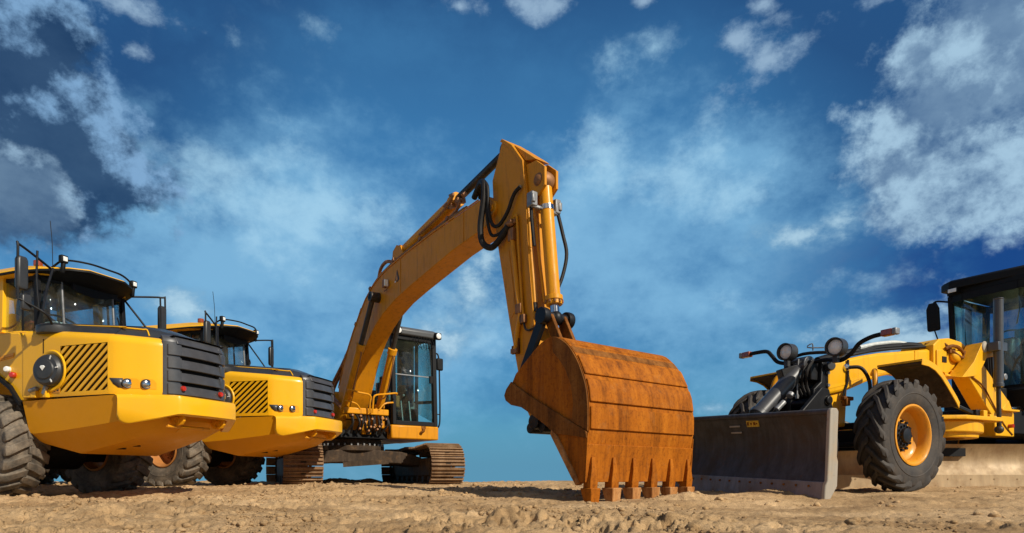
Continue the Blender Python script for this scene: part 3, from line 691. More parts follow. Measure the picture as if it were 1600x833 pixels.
    for a in (62, 8, -58):
        p = Vector((-1.505, -0.945, 1.735)) + ax * 0.113 + (ux * math.cos(rad(a)) + uz * math.sin(rad(a))) * 0.178
        MB().box(p, (0.05, 0.008, 0.016), Matrix.Rotation(-rad(a), 3, 'Y')).build('fan_mark', 'decal_white', fan)
    MB().bar((-1.60, -0.985, 1.42), (-1.54, -0.99, 1.53), 0.045, 0.05).build('fan_latch', 'grey_metal', near, bevel=0.008)
    # little warning sticker
    st = MB().box((-1.42, -0.9455, 1.475), (0.15, 0.004, 0.075)); s1 = st.build('sticker', 'decal_orange', near)
    MB().prism([(-1.475, 1.45), (-1.425, 1.45), (-1.45, 1.50)], 1, -0.9500, -0.9480).build('sticker_mark', 'decal_dark', s1)
    MB().box((-1.385, -0.949, 1.475), (0.03, 0.003, 0.03)).build('sticker_mark', 'decal_dark', s1)
    # panel seam
    MB().box((-1.655, -0.9505, 2.075), (0.010, 0.006, 0.20)).build('seam', 'black', near)
    # precleaner bowl on the near shoulder of the hood
    b = MB().lathe([(0, 2.47), (0.20, 2.465), (0.232, 2.445), (0.236, 2.37), (0.225, 2.345), (0.12, 2.335), (0.115, 2.24), (0.0, 2.24)], (-1.62, -0.80, -0.09), (0, 0, 1), 36)
    b.build('precleaner', 'dark_plastic', root, ang=30)
    # ---------------- cab
    cab = MB().prism([(-2.05, 2.20), (-2.05, 2.36), (-2.5, 2.40), (-3.75, 2.40), (-3.75, 1.80), (-2.05, 1.80)], 1, -0.74, 0.74).build('cab', Y, root, bevel=0.02)
    base = [(-2.02, -0.40), (-2.16, -0.68), (-2.80, -0.745), (-3.70, -0.74)]; roof = [(-2.09, -0.40), (-2.21, -0.66), (-2.82, -0.715), (-3.66, -0.71)]
    zb, ztp = [2.36, 2.36, 2.38, 2.40], 3.24
    base += [(x, -y) for x, y in reversed(base)]; roof += [(x, -y) for x, y in reversed(roof)]; zbs = zb + zb[::-1]
    def P0(i, t): a = (*base[i], zbs[i]); b = (*roof[i], ztp); return Vector(mid(a, b, t))
    for i in range(8):
        j = (i + 1) % 8
        nm = ['side_window', 'side_window', 'side_window', 'side_window', 'side_window', 'rear_window', 'side_window', 'windscreen'][i] if False else ('windscreen' if i == 7 else 'rear_window' if i == 3 else 'side_window')
        q = MB(); q.add([P0(i, 0.01), P0(j, 0.01), P0(j, 0.99), P0(i, 0.99)], [(0, 1, 2, 3)]); q.build(nm, 'glass_blue', cab, solid=0.008)
    for i, w, mt in ((0, 0.030, 'grey_metal'), (1, 0.075, 'black'), (2, 0.11, Y), (3, 0.10, Y), (4, 0.10, Y), (5, 0.11, Y), (6, 0.075, 'black'), (7, 0.030, 'grey_metal')):
        MB().bar(P0(i, 0), P0(i, 1), w, w * 0.8, up=(0, 1, 0)).build('pillar', mt, cab, bevel=0.006)
    # door frame line across the near side windows
    for s in (0, 6):
        i = 1 if s == 0 else 5
        a = P0(i, 0.0).lerp(P0(i + 1, 0.0), 0.42); b_ = P0(i, 1).lerp(P0(i + 1, 1), 0.42); MB().bar(a, b_, 0.022, 0.03).build('door_frame', 'black', cab)
    # sill along the glass foot, roof header
    hd = MB()
    for i in range(8):
        j = (i + 1) % 8; hd.bar(P0(i, 0.93), P0(j, 0.93), 0.03, 0.13)
    hd.build('header', 'black', cab)
    # roof with a drooping visor
    rf = MB()
    outl = [(-1.68, -0.28), (-1.80, -0.50), (-2.06, -0.72), (-2.40, -0.84), (-3.80, -0.86)]; outl = outl + [(x, -y) for x, y in reversed(outl)]
    zed = [3.30, 3.28, 3.24, 3.21, 3.18]; zed = zed + zed[::-1]
    inn = [(-1.98, -0.24), (-2.05, -0.42), (-2.22, -0.58), (-2.5, -0.68), (-3.7, -0.68)]; inn = inn + [(x, -y) for x, y in reversed(inn)]
    secs = [[(x * 1 + 0.0, y, z - 0.035) for (x, y), z in zip(inn, [3.20] * 10)], [(x, y, z - 0.012) for (x, y), z in zip(outl, zed)], [(x, y, z + 0.022) for (x, y), z in zip(outl, zed)], [(x, y, 3.345) for x, y in inn]]
    rf.loft(secs); rfo = rf.build('roof', Y, cab, bevel=0.008, ang=25)
    un = MB(); un.loft([[(x, y, z) for (x, y), z in zip(inn, [3.15] * 10)], [((x + a) / 2, (y + b_) / 2, 3.20) for (x, y), (a, b_) in zip(inn, outl)], [(x + 0.022 * (1 if x > -2 else 0), y * 1.012, z - 0.024) for (x, y), z in zip(outl, zed)], [(x + 0.02 * (1 if x > -2 else 0), y * 1.012, z + 0.004) for (x, y), z in zip(outl, zed)]])
    un.build('visor_lining', 'black', rfo)
    vs = MB().loft([[(-2.03, y, 3.12 - 0.10 * max(0, 1 - (y / 0.42) ** 2)), (-2.03, y, 3.18), (-1.99, y, 3.18), (-1.99, y, 3.12 - 0.10 * max(0, 1 - (y / 0.42) ** 2))] for y in np.linspace(-0.30, 0.42, 9)])
    vs.build('sun_blind', 'black', cab)
    # rail over the visor, lamps, beacon foot, aerial
    MB().tube([(-2.0, -0.60, 3.29), (-1.86, -0.52, 3.40), (-1.68, -0.3, 3.405), (-1.66, 0.0, 3.40), (-1.68, 0.26, 3.39), (-1.90, 0.60, 3.36), (-2.02, 0.64, 3.24)], 0.015, 8, 5).build('roof_rail', 'black', rfo)
    for y, x in ((-0.56, -1.82), (0.66, -1.95)):
        l = MB().box((x, y, 3.40), (0.08, 0.105, 0.115)).bar((x - 0.02, y, 3.20), (x, y, 3.36), 0.05, 0.06); lo = l.build('work_lamp', 'black', rfo, bevel=0.02)
        MB().box((x + 0.043, y, 3.40), (0.012, 0.062, 0.066)).build('lens', 'white_lens', lo, bevel=0.006)
    MB().cyl((-2.35, -0.55, 3.36), (-2.35, -0.55, 3.44), 0.06, n=16).build('beacon_foot', 'amber_lens', rfo, bevel=0.01)
    MB().tube([(-1.95, -0.62, 3.30), (-1.96, -0.62, 3.62), (-2.0, -0.62, 3.95)], 0.005, 5, 4).build('aerial', 'black', rfo)
    # mirrors on tube frames
    for s in (-1, 1):
        fr = MB(); my = -1.30
        P_ = [(-1.86, -0.66, 3.20), (-1.72, -0.98, 3.27), (-1.58, -1.31, 3.33), (-1.555, -1.34, 3.28), (-1.555, -1.34, 2.66), (-1.54, -1.32, 2.61), (-1.45, -1.14, 2.51), (-1.42, -1.05, 2.44), (-1.50, -0.92, 2.32)]
        fr.tube(P_, 0.016, 8, 4); fr.tube([(-1.46, -1.16, 3.28), (-1.46, -1.17, 2.9), (-1.45, -1.15, 2.53)], 0.014, 8, 3); fr.tube([(-1.80, -0.72, 3.22), (-1.62, -0.93, 2.85), (-1.445, -1.10, 2.50)], 0.016, 8, 3)
        hh = MB(); hh.loft([[(-1.56 + dx, -1.29 + dy, z) for dx, dy in ((-0.06 * k, -0.12 * k), (0.055 * k, -0.10 * k), (0.055 * k, 0.11 * k), (-0.06 * k, 0.12 * k))] for z, k in ((2.74, 0.45), (2.78, 0.62), (3.13, 0.62), (3.18, 0.45))])
        h2 = MB(); h2.loft([[(-1.54 + dx, -1.25 + dy, z) for dx, dy in ((-0.05 * k, -0.11 * k), (0.045 * k, -0.10 * k), (0.045 * k, 0.10 * k), (-0.05 * k, 0.11 * k))] for z, k in ((2.48, 0.45), (2.51, 0.6), (2.66, 0.6), (2.69, 0.45))])
        if s > 0:
            T_ = Matrix.Translation((-0.42, -0.05, 0.02)); fr = fr.mirror().xf(T_); hh = hh.mirror().xf(T_); h2 = h2.mirror().xf(T_)
        a = fr.build('mirror_frame', 'black_steel', cab, ang=60); hh.build('mirror', 'dark_plastic', a, bevel=0.02); h2.build('mirror', 'dark_plastic', a, bevel=0.015)
    # wiper, rear pillar, seat, wheel
    MB().tube([(-2.03, 0.44, 2.40), (-2.0, 0.47, 2.62), (-2.02, 0.44, 2.82)], 0.010, 6, 3).tube([(-2.0, 0.47, 2.62), (-1.99, 0.52, 2.70), (-2.0, 0.50, 2.78)], 0.014, 6, 3).build('wiper', 'black', cab)
    sb = MB().box((-3.00, -0.02, 2.50), (0.50, 0.52, 0.16)).box((-3.25, -0.02, 2.82), (0.16, 0.48, 0.60), Matrix.Rotation(rad(-8), 3, 'Y')).box((-3.29, -0.02, 3.08), (0.10, 0.28, 0.20)); sb.build('seat', 'interior', cab, bevel=0.04)
    MB().box((-2.75, -0.42, 2.55), (0.22, 0.10, 0.16)).box((-3.15, -0.40, 2.62), (0.20, 0.14, 0.30)).build('jacket', 'cloth_red', cab, bevel=0.04)
    MB().lathe([(0.19 + 0.016 * math.cos(a), 0.016 * math.sin(a)) for a in np.linspace(0, 2 * math.pi, 8)[:-1]], (-2.58, -0.02, 2.70), (0.55, 0, 0.83), 24, True).cyl((-2.58, -0.02, 2.70), (-2.40, -0.02, 2.45), 0.035).build('steering_wheel', 'black', cab)
    MB().prism([(-2.10, 2.38), (-2.14, 2.56), (-2.35, 2.58), (-2.45, 2.38)], 1, -0.45, 0.45).build('dashboard', 'interior', cab, bevel=0.03)
    MB().box((-2.75, 0.0, 2.385), (1.7, 1.38, 0.03)).build('cab_floor', 'interior', cab)
    MB().box((-2.35, -0.30, 2.52), (0.25, 0.16, 0.16)).build('folder', 'cloth_pale', cab, bevel=0.01)
    # ---------------- chassis, axles, wheels, body
    ch = MB().box((-3.2, 0, 1.25), (2.6, 0.75, 0.45)).box((-2.0, 0, 0.98), (1.6, 0.9, 0.35)).box((-2.77, 0, 0.72), (0.34, 1.5, 0.34)).cyl((-2.77, -0.3, 0.72), (-2.77, 0.3, 0.72), 0.30)
    ch.build('front_frame', 'black', root, bevel=0.02)
    rfm = MB().box((-7.2, 0, 1.15), (5.6, 0.8, 0.40)).box((-6.9, 0, 0.75), (0.3, 1.5, 0.3)).box((-8.6, 0, 0.75), (0.3, 1.5, 0.3)).cyl((-4.45, 0, 0.95), (-4.45, 0, 1.5), 0.22)
    rfm.build('rear_frame', 'muddy_frame', root, bevel=0.02)
    for x in (-2.77, -6.9, -8.6):
        for s in (-1, 1):
            build_wheel(root, (x, 0.86 * s, 0.735), 0.755, 0.58, 0.325, 21, 0.055, 0.150, 0.20, s, 'rim_rusty', 0.42, 'tyre_dusty', 'rim_rusty')
    bd = MB(); prof = [(-4.85, 1.62), (-4.65, 2.45), (-5.1, 2.50), (-9.9, 2.35), (-9.9, 2.1), (-9.3, 1.65)]
    for s in (-1, 1): bd.prism(prof, 1, 1.28 * s, 1.36 * s)
    bd.box((-7.1, 0, 1.60), (4.5, 2.6, 0.10)); bd.bar((-4.88, 0, 1.62), (-4.68, 0, 2.45), 2.6, 0.08, up=(1, 0, 0)); bd.bar((-9.3, 0, 1.64), (-9.95, 0, 2.15), 2.6, 0.08, up=(1, 0, 0))
    for s in (-1, 1):
        for x in (-5.6, -6.5, -7.4, -8.3, -9.1): bd.box((x, 1.395 * s, 2.02), (0.10, 0.07, 0.7))
    bd.build('dump_body', Y, root, bevel=0.015)
    return root
truck = make_truck()
truck2 = copy_tree(truck); truck2.location = (-3.472, 11.434, 0.112); truck2.rotation_euler.z = -0.264
truck2['label'] = 'yellow dump truck between the nearer truck and the excavator, its side half hidden'
# ------------------------------------------------------------------ crawler excavator
# local frame: x along the boom, y to the operator's left, z up; drawn 0.15 high, so ZO takes it down to the ground
ZO = -0.15
def make_excavator():
    root = empty('excavator', (-3.729, 14.874, 0.141), rad(-52), 1.06,
                 'orange crawler excavator with its boom raised and its rusty bucket standing on the sand', 'excavator')
    Y, CY = 'exc_yellow', 'exc_cyl'
    D = Matrix.Translation((0, 0, ZO))
    def B(m, name, mat, par=None, **k): return m.xf(D).build(name, mat, par or root, **k)
    # ---------- undercarriage, turned 13 degrees under the upper body
    U = Matrix.Rotation(rad(-13), 4, 'Z')
    def BU(m, name, mat, par=None, **k): return B(m.xf(U), name, mat, par, **k)
    HX = 1.66; RI = 0.375; ZC = 0.15 + RI
    path = []
    nb = 30
    for i in range(nb): path.append((HX - 2 * HX * i / nb, ZC - RI, ))
    for i in range(12): a = math.pi * i / 12; path.append((-HX - RI * math.sin(a), ZC - RI * math.cos(a)))
    for i in range(nb): t = i / nb; path.append((-HX + 2 * HX * t, ZC + RI - 0.06 * math.sin(math.pi * t) * (0.4 + 0.6 * math.sin(6 * t) ** 2)))
    for i in range(12): a = math.pi * i / 12; path.append((HX + RI * math.sin(a), ZC + RI * math.cos(a)))
    path = [Vector((p[0], 0, p[1])) for p in path]
    # resample
    Lc = [0]
    for i in range(len(path)): Lc.append(Lc[-1] + (path[(i + 1) % len(path)] - path[i]).length)
    NP = 48
    def at(sv):
        sv %= Lc[-1]; i = int(np.searchsorted(Lc, sv, 'right')) - 1; i = min(i, len(path) - 1)
        a = path[i]; b = path[(i + 1) % len(path)]; t = (sv - Lc[i]) / max(1e-9, Lc[i + 1] - Lc[i]); return a.lerp(b, t)
    for yc in (-1.26, 1.51):
        tr = MB(); lk = MB(); st = Lc[-1] / NP
        for k in range(NP):
            s0 = (k + 0.5) * st; p = at(s0); q = (at(s0 + 0.03) - at(s0 - 0.03)).normalized(); nn = Vector((q.z, 0, -q.x))   # outward
            if (p - Vector((0, 0, ZC))).dot(nn) < 0: nn = -nn
            R = Matrix((q, Vector((0, 1, 0)), nn)).transposed()
            w = 0.70
            jit = rng.uniform(-0.006, 0.006)
            tr.box(p + Vector((0, yc, 0)) + nn * 0.045, (st * 1.04, w, 0.018), R)
            for g in (-0.38, 0.0, 0.36):
                tr.box(p + Vector((0, yc, 0)) + nn * (0.068 + jit) + q * st * g, (0.018, w * 0.995, 0.042), R)
            tr.box(p + Vector((0, yc, 0)) + nn * 0.040 + q * st * 0.47, (0.016, w * 0.96, 0.030), R)
            for sy in (-0.12, 0.12):
                lk.box(p + Vector((0, yc + sy, 0)) + nn * 0.0 + q * st * 0.1, (st * 0.92, 0.05, 0.09), R)
                lk.cyl(p + Vector((0, yc + sy - 0.04, 0)), p + Vector((0, yc + sy + 0.04, 0)), 0.035, n=8)
            # dark cleaning holes
            lk.box(p + Vector((0, yc, 0)) + nn * 0.056 + q * st * 0.16, (0.034, 0.10, 0.004), R)
        t = BU(tr, 'track', 'track_steel'); BU(lk, 'track_chain', 'muddy_frame', t)
        f = MB().box((0, yc, ZC - 0.02), (2.75, 0.34, 0.40)).box((1.25, yc, ZC), (0.9, 0.26, 0.16)); 
        fr = BU(f, 'track_frame', 'muddy_frame', t, bevel=0.03)
        for sx, nm in ((HX, 'idler'), (-HX, 'sprocket')):
            w = MB().lathe([(0.0, -0.10), (0.16, -0.10), (0.18, -0.06), (0.28, -0.06), (0.30, -0.09), (0.335, -0.09), (0.335, 0.09), (0.30, 0.09), (0.28, 0.06), (0.18, 0.06), (0.16, 0.10), (0.0, 0.10)], (sx, yc, ZC), (0, 1, 0), 28)
            BU(w, nm, 'muddy_frame', t)
        for i in range(7):
            x = -1.25 + 2.5 * i / 6; BU(MB().lathe([(0, -0.15), (0.10, -0.15), (0.12, -0.08), (0.085, -0.06), (0.085, 0.06), (0.12, 0.08), (0.10, 0.15), (0, 0.15)], (x, yc, 0.285), (0, 1, 0), 16), 'roller', 'muddy_frame', t)
        for x in (-0.7, 0.6): BU(MB().lathe([(0, -0.14), (0.075, -0.14), (0.075, 0.14), (0, 0.14)], (x, yc, ZC + 0.27), (0, 1, 0), 14), 'roller', 'muddy_frame', t)
    car = MB()
    car.loft([[(x, y, z) for x, z in ((-0.55, z0 - h * .5), (-0.55, z0 + h * .5), (0.62, z0 + h * .5), (0.62, z0 - h * .5))] for y, z0, h in ((-1.20, 0.62, 0.20), (-0.75, 0.70, 0.25), (-0.35, 0.735, 0.27), (0.35, 0.735, 0.27), (0.95, 0.71, 0.26), (1.40, 0.62, 0.20))])
    BU(car, 'undercarriage_frame', 'muddy_frame', bevel=0.02)
    BU(MB().bar((0.66, -0.3, 0.55), (0.9, 0.6, 0.62), 0.05, 0.10), 'track_guide', 'muddy_frame')
    BU(MB().cyl((0, 0.0, 0.85), (0, 0.0, 0.96), 0.70, n=48).cyl((0, 0, 0.96), (0, 0, 1.10), 0.64, n=48), 'slew_ring', 'muddy_frame', bevel=0.01)
    bl = MB()
    for i in range(32):
        a = 2 * math.pi * i / 32; p = Vector((0.675 * math.cos(a), 0.675 * math.sin(a), 0.96)); bl.cyl(p, p + Vector((0, 0, 0.045)), 0.022, n=6)
    BU(bl, 'ring_bolts', 'grey_metal')
    # ---------- upper body
    pf = MB().box((-1.0, 0.0, 1.19), (3.4, 1.1, 0.16)).box((-1.6, -0.95, 1.20), (2.7, 0.95, 0.16)).box((-1.65, 1.05, 1.20), (2.6, 1.10, 0.16)).box((0.62, -0.02, 1.115), (0.35, 0.95, 0.02))
    BU_ = B(pf, 'platform', 'black', bevel=0.02)
    eh = MB().box((-2.2, -0.3, 1.82), (1.6, 2.1, 1.05)); B(eh, 'engine_cover', Y, bevel=0.08, seg=3)
    tk = MB().box((-0.75, -0.98, 1.62), (1.15, 0.75, 0.68)); B(tk, 'fuel_tank', Y, bevel=0.05)
    cwp = [(-2.9, -1.35), (-3.5, -1.15), (-3.75, -0.5), (-3.75, 0.5), (-3.5, 1.15), (-2.9, 1.35)]
    B(MB().prism(cwp, 2, 1.15, 2.25), 'counterweight', Y, bevel=0.08, seg=3)
    # ---------- boom
    bp_ = [(-0.12, 1.55), (-0.26, 1.75), (-0.22, 2.25), (0.05, 2.72), (0.30, 3.05), (0.55, 3.34), (0.85, 3.64), (1.15, 3.90), (1.45, 4.08), (1.75, 4.19), (2.10, 4.275), (2.92, 4.38), (3.86, 4.47), (5.15, 4.555), (5.40, 4.53), (5.53, 4.40), (5.52, 4.23), (5.36, 4.10), (5.04, 4.06), (4.39, 3.99), (2.97, 3.74), (2.40, 3.62), (1.90, 3.45), (1.55, 3.27), (1.25, 3.04), (1.00, 2.78), (0.80, 2.48), (0.62, 2.15), (0.36, 1.75), (0.14, 1.55)]
    bo = B(MB().prism(bp_, 1, -0.205, 0.205), 'boom', Y, bevel=0.012)
    fl = MB()   # flange edges of the top plate
    topc = [p for p in bp_[2:14]]
    for s in (-1, 1): fl.loft([[(x, s * 0.205, z - 0.005), (x, s * 0.222, z - 0.005), (x, s * 0.222, z + 0.012), (x, s * 0.205, z + 0.012)] for x, z in topc])
    B(fl, 'flange', Y, bo)
    for x, z0, z1 in ((2.62, 3.70, 4.33), (4.72, 4.04, 4.52)):
        m = MB()
        for s in (-1, 1): m.box((x, 0.208 * s, (z0 + z1) / 2), (0.022, 0.012, z1 - z0))
        B(m, 'weld_seam', Y, bo)
    # boom cylinders
    for s in (-1, 1):
        a = (0.36, 0.40 * s, 1.42); b = (1.74, 0.33 * s, 3.80)
        br = B(MB().cyl(mid(a, b, 0.02), mid(a, b, 0.62), 0.082, n=24).cyl(mid(a, b, 0.60), mid(a, b, 0.645), 0.098, n=24).cyl(mid(a, b, 0.10), mid(a, b, 0.125), 0.094, n=24).cyl((a[0], a[1] - 0.07, a[2]), (a[0], a[1] + 0.07, a[2]), 0.12, n=20), 'boom_cylinder', CY, bevel=0.006)
        B(MB().cyl(mid(a, b, 0.63), mid(a, b, 0.98), 0.050, n=18).cyl((b[0], b[1] - 0.07, b[2]), (b[0], b[1] + 0.07, b[2]), 0.095, n=20), 'rod', 'dull_rod', br, bevel=0.005)
        # pipes on the barrel
        B(MB().tube([mid(a, b, 0.60), (mid(a, b, 0.58)[0] + 0.10, a[1] * 0.9, mid(a, b, 0.58)[2] - 0.08), (mid(a, b, 0.30)[0] + 0.14, a[1] * 0.95, mid(a, b, 0.30)[2] - 0.08), (mid(a, b, 0.22)[0] + 0.10, a[1] * 0.8, mid(a, b, 0.22)[2])], 0.014, 6, 4), 'pipe', 'rust_pipe', br)
    B(MB().cyl((1.74, -0.40, 3.80), (1.74, 0.40, 3.80), 0.06, n=18).lathe([(0, -0.02), (0.10, -0.02), (0.10, 0.05), (0, 0.05)], (1.74, -0.21, 3.80), (0, -1, 0), 20), 'cylinder_pin', 'dull_rod', bo, bevel=0.005)
    # pipe brackets across the cylinder feet
    m = MB().tube([(0.98, -0.52, 2.02), (1.02, -0.50, 2.06), (1.02, -0.30, 2.02), (1.02, -0.05, 1.98), (0.98, -0.03, 1.82), (0.95, -0.03, 1.62)], 0.020, 8, 4)
    m.tube([(0.98, 0.58, 2.04), (1.02, 0.55, 2.07), (1.02, 0.30, 2.03), (1.02, 0.06, 1.98), (0.98, 0.04, 1.82), (0.95, 0.04, 1.62)], 0.020, 8, 4)
    m.tube([(0.86, -0.52, 1.84), (0.90, -0.48, 1.84), (0.90, -0.30, 1.80), (0.88, -0.20, 1.70)], 0.018, 8, 4); m.tube([(0.86, 0.56, 1.88), (0.90, 0.52, 1.88), (0.90, 0.34, 1.84), (0.88, 0.22, 1.70)], 0.018, 8, 4)
    B(m, 'valve_pipes', CY)
    B(MB().box((0.80, -0.02, 1.66), (0.16, 0.95, 0.13)).box((0.72, 0.0, 1.42), (0.10, 0.20, 0.46)), 'valve_block', CY, bevel=0.02)
    hs = MB()
    for i in range(13):
        y = -0.42 + 0.86 * i / 12; hs.tube([(0.80, y, 1.62), (0.90 + 0.05 * rng.uniform(), y + rng.uniform(-.05, .05), 1.42), (0.78, y + rng.uniform(-.08, .08), 1.20)], 0.022, 7, 4)
    B(hs, 'hose_bundle', 'rubber_hose')
    for i in range(16):
        y = -0.45 + 0.9 * rng.uniform(); z = 1.22 + 0.4 * rng.uniform(); B(MB().cyl((0.80, y, z), (0.94, y, z + 0.02), 0.022, n=6), 'hose_fitting', 'rust_pipe')
    # hoses and pipes along the boom's back
    m = MB()
    for k, (y, h) in enumerate(((-0.16, 0.035), (-0.11, 0.07), (-0.03, 0.04), (0.05, 0.05))):
        m.tube([(x - 0.02, y, z + h) for x, z in ((-0.25, 2.28), (0.30, 3.08), (0.85, 3.67), (1.45, 4.11), (2.10, 4.30), (2.92, 4.41), (3.86, 4.50), (4.7, 4.56))], 0.024, 7, 4)
    B(m, 'boom_pipes', 'rust_pipe', bo)
    m = MB().tube([(1.55, -0.12, 4.20), (1.70, -0.14, 4.40), (1.95, -0.14, 4.47), (2.25, -0.12, 4.38), (2.5, -0.12, 4.38)], 0.034, 8, 5)
    m.tube([(0.30, -0.28, 1.70), (-0.25, -0.32, 2.00), (-0.62, -0.26, 2.16), (-0.52, -0.22, 2.36), (-0.05, -0.16, 2.80), (0.35, -0.14, 3.20), (0.85, -0.14, 3.78)], 0.040, 8, 5)
    m.tube([(0.30, -0.20, 1.75), (-0.30, -0.24, 1.98), (-0.50, -0.2, 2.26), (0.02, -0.10, 2.85), (0.5, -0.08, 3.40)], 0.036, 8, 5)
    B(m, 'boom_hose', 'rust_pipe', bo)
    for x, z in ((0.1, 2.86), (0.62, 3.46), (1.30, 4.05), (2.3, 4.36), (3.3, 4.47), (4.2, 4.54)): B(MB().box((x, -0.05, z + 0.04), (0.07, 0.30, 0.06), Matrix.Rotation(-math.atan2(1, 3 if x > 1 else 1), 3, 'Y')), 'pipe_clamp', 'rust_pipe', bo)
    # working lamp and emblem on the boom
    l = B(MB().box((2.12, -0.26, 3.98), (0.10, 0.09, 0.145)).tube([(2.05, -0.24, 3.86), (2.25, -0.30, 3.84), (2.32, -0.27, 3.92)], 0.014, 6, 3), 'work_lamp', 'rust_pipe', bo, bevel=0.015)
    B(MB().box((2.178, -0.27, 3.98), (0.02, 0.085, 0.13)), 'lens', 'white_lens', l, bevel=0.008)
    e = MB().prism([(2.50, 4.16), (2.585, 3.97), (2.50, 3.93), (2.435, 3.98)], 1, -0.211, -0.205); eo = B(e, 'emblem', 'decal_dark', bo)
    e = MB().prism([(2.50, 4.10), (2.525, 3.98), (2.50, 3.945), (2.47, 3.985)], 1, -0.214, -0.2112); B(e, 'emblem_core', 'decal_orange', eo)
    B(MB().box((2.43, -0.209, 3.95), (0.04, 0.008, 0.03)), 'emblem_core', 'decal_white', eo)
    # arm cylinder
    a = (2.35, 0, 4.56); b = (5.62, 0, 5.20)
    br = B(MB().cyl(mid(a, b, 0.03), mid(a, b, 0.56), 0.105, n=24).cyl(mid(a, b, 0.535), mid(a, b, 0.585), 0.125, n=24).cyl((a[0], -0.09, a[2]), (a[0], 0.09, a[2]), 0.13, n=20), 'arm_cylinder', CY, bevel=0.006)
    B(MB().cyl(mid(a, b, 0.58), mid(a, b, 0.985), 0.062, n=20).cyl((b[0], -0.08, b[2]), (b[0], 0.08, b[2]), 0.11, n=20), 'rod', 'dull_rod', br)
    cl = MB()
    for s in (-1, 1): cl.prism([(2.15, 4.30), (2.20, 4.60), (2.35, 4.68), (2.50, 4.62), (2.65, 4.36)], 1, 0.10 * s, 0.14 * s)
    B(cl, 'cylinder_clevis', Y, bo)
    m = MB().tube([(4.15, -0.10, 5.00), (4.35, -0.16, 4.92), (4.0, -0.15, 4.76), (3.2, -0.14, 4.62)], 0.022, 7, 4).tube([(4.2, -0.04, 4.83), (4.5, -0.13, 4.78), (4.3, -0.12, 4.64), (3.4, -0.1, 4.55)], 0.026, 7, 4)
    for i in range(7): m.box((4.05 + 0.09 * i, -0.10 + 0.03 * (i % 2), 4.86 - 0.03 * (i % 3)), (0.07, 0.07, 0.07), Matrix.Rotation(rng.uniform(0, 1), 3, 'X'))
    B(m, 'cylinder_pipes', 'rust_pipe', br)
    # ---------- stick
    sp = [(5.70, 5.28), (5.93, 5.10), (6.18, 4.78), (6.255, 4.26), (6.33, 3.30), (6.44, 2.40), (6.62, 1.35), (6.66, 1.12), (6.55, 0.98), (6.40, 1.02), (6.28, 1.20), (6.08, 1.72), (5.86, 2.55), (5.58, 3.73), (5.47, 4.28), (5.44, 4.76)]
    stk = B(MB().prism(sp, 1, -0.165, 0.165), 'stick', Y, bevel=0.014)
    fl = MB()
    for s in (-1, 1):
        fl.loft([[(x, s * 0.165, z), (x, s * 0.180, z), (x - 0.05, s * 0.180, z - 0.02), (x - 0.05, s * 0.165, z - 0.02)] for x, z in sp[0:6]])
    for s in (-1, 1): fl.prism([(6.20, 4.72), (6.27, 4.28), (6.46, 4.20), (6.60, 4.30), (6.60, 4.55), (6.42, 4.70)], 1, 0.085 * s, 0.125 * s)
    fl.prism([(5.93, 5.11), (6.18, 4.79), (6.42, 4.72), (6.30, 4.82)], 1, -0.13, 0.13)
    B(fl, 'flange', Y, stk, bevel=0.004)
    dm = MB()
    dm.prism([(5.64, 3.60), (5.86, 3.60), (6.02, 2.70), (5.92, 2.60)], 1, -0.172, -0.165); B(dm, 'side_plate', Y, stk)
    B(MB().cyl((5.49, -0.22, 4.32), (5.49, 0.22, 4.32), 0.11, n=24).cyl((5.49, -0.24, 4.32), (5.49, 0.24, 4.32), 0.05, n=16), 'boom_pin', 'exc_cyl', stk, bevel=0.01)
    # big hoses at the elbow
    m = MB().tube([(4.90, -0.12, 4.70), (5.18, -0.20, 4.80), (5.40, -0.29, 4.70), (5.46, -0.33, 4.45), (5.40, -0.35, 4.06), (5.43, -0.34, 3.80), (5.58, -0.28, 3.69), (5.78, -0.24, 3.80), (5.93, -0.24, 3.91)], 0.047, 10, 6)
    m.tube([(4.95, -0.05, 4.70), (5.25, -0.22, 4.78), (5.50, -0.30, 4.62), (5.53, -0.30, 4.28), (5.58, -0.27, 4.04), (5.72, -0.25, 3.98), (5.90, -0.23, 4.12), (6.04, -0.22, 4.33), (6.18, -0.21, 4.40)], 0.027, 10, 6)
    m.tube([(4.92, -0.0, 4.66), (5.2, -0.18, 4.76), (5.45, -0.27, 4.62), (5.49, -0.30, 4.2), (5.55, -0.27, 3.90), (5.70, -0.24, 3.86), (5.85, -0.22, 3.92)], 0.024, 10, 6)
    B(m, 'elbow_hose', 'rubber_hose', stk)
    # pipes down the stick side, fittings, clamps
    m = MB().tube([(5.95, -0.20, 3.85), (6.00, -0.20, 3.60), (6.10, -0.20, 2.95), (6.16, -0.20, 2.62), (6.10, -0.20, 2.40), (6.05, -0.2, 2.12)], 0.036, 8, 4)
    m.tube([(6.02, -0.20, 4.02), (6.08, -0.20, 4.00), (6.12, -0.20, 3.55), (6.20, -0.20, 2.75), (6.24, -0.20, 2.55)], 0.018, 7, 4)
    m.tube([(6.28, -0.12, 3.95), (6.30, -0.13, 3.60), (6.36, -0.13, 3.10), (6.40, -0.13, 2.72)], 0.040, 8, 4)
    m.tube([(6.26, -0.08, 4.25), (6.34, -0.08, 3.95), (6.42, -0.06, 3.30), (6.50, -0.04, 2.72)], 0.022, 8, 4).tube([(6.26, -0.15, 4.2), (6.30, -0.15, 3.9), (6.33, -0.15, 3.5)], 0.020, 8, 4)
    B(m, 'stick_pipe', CY, stk)
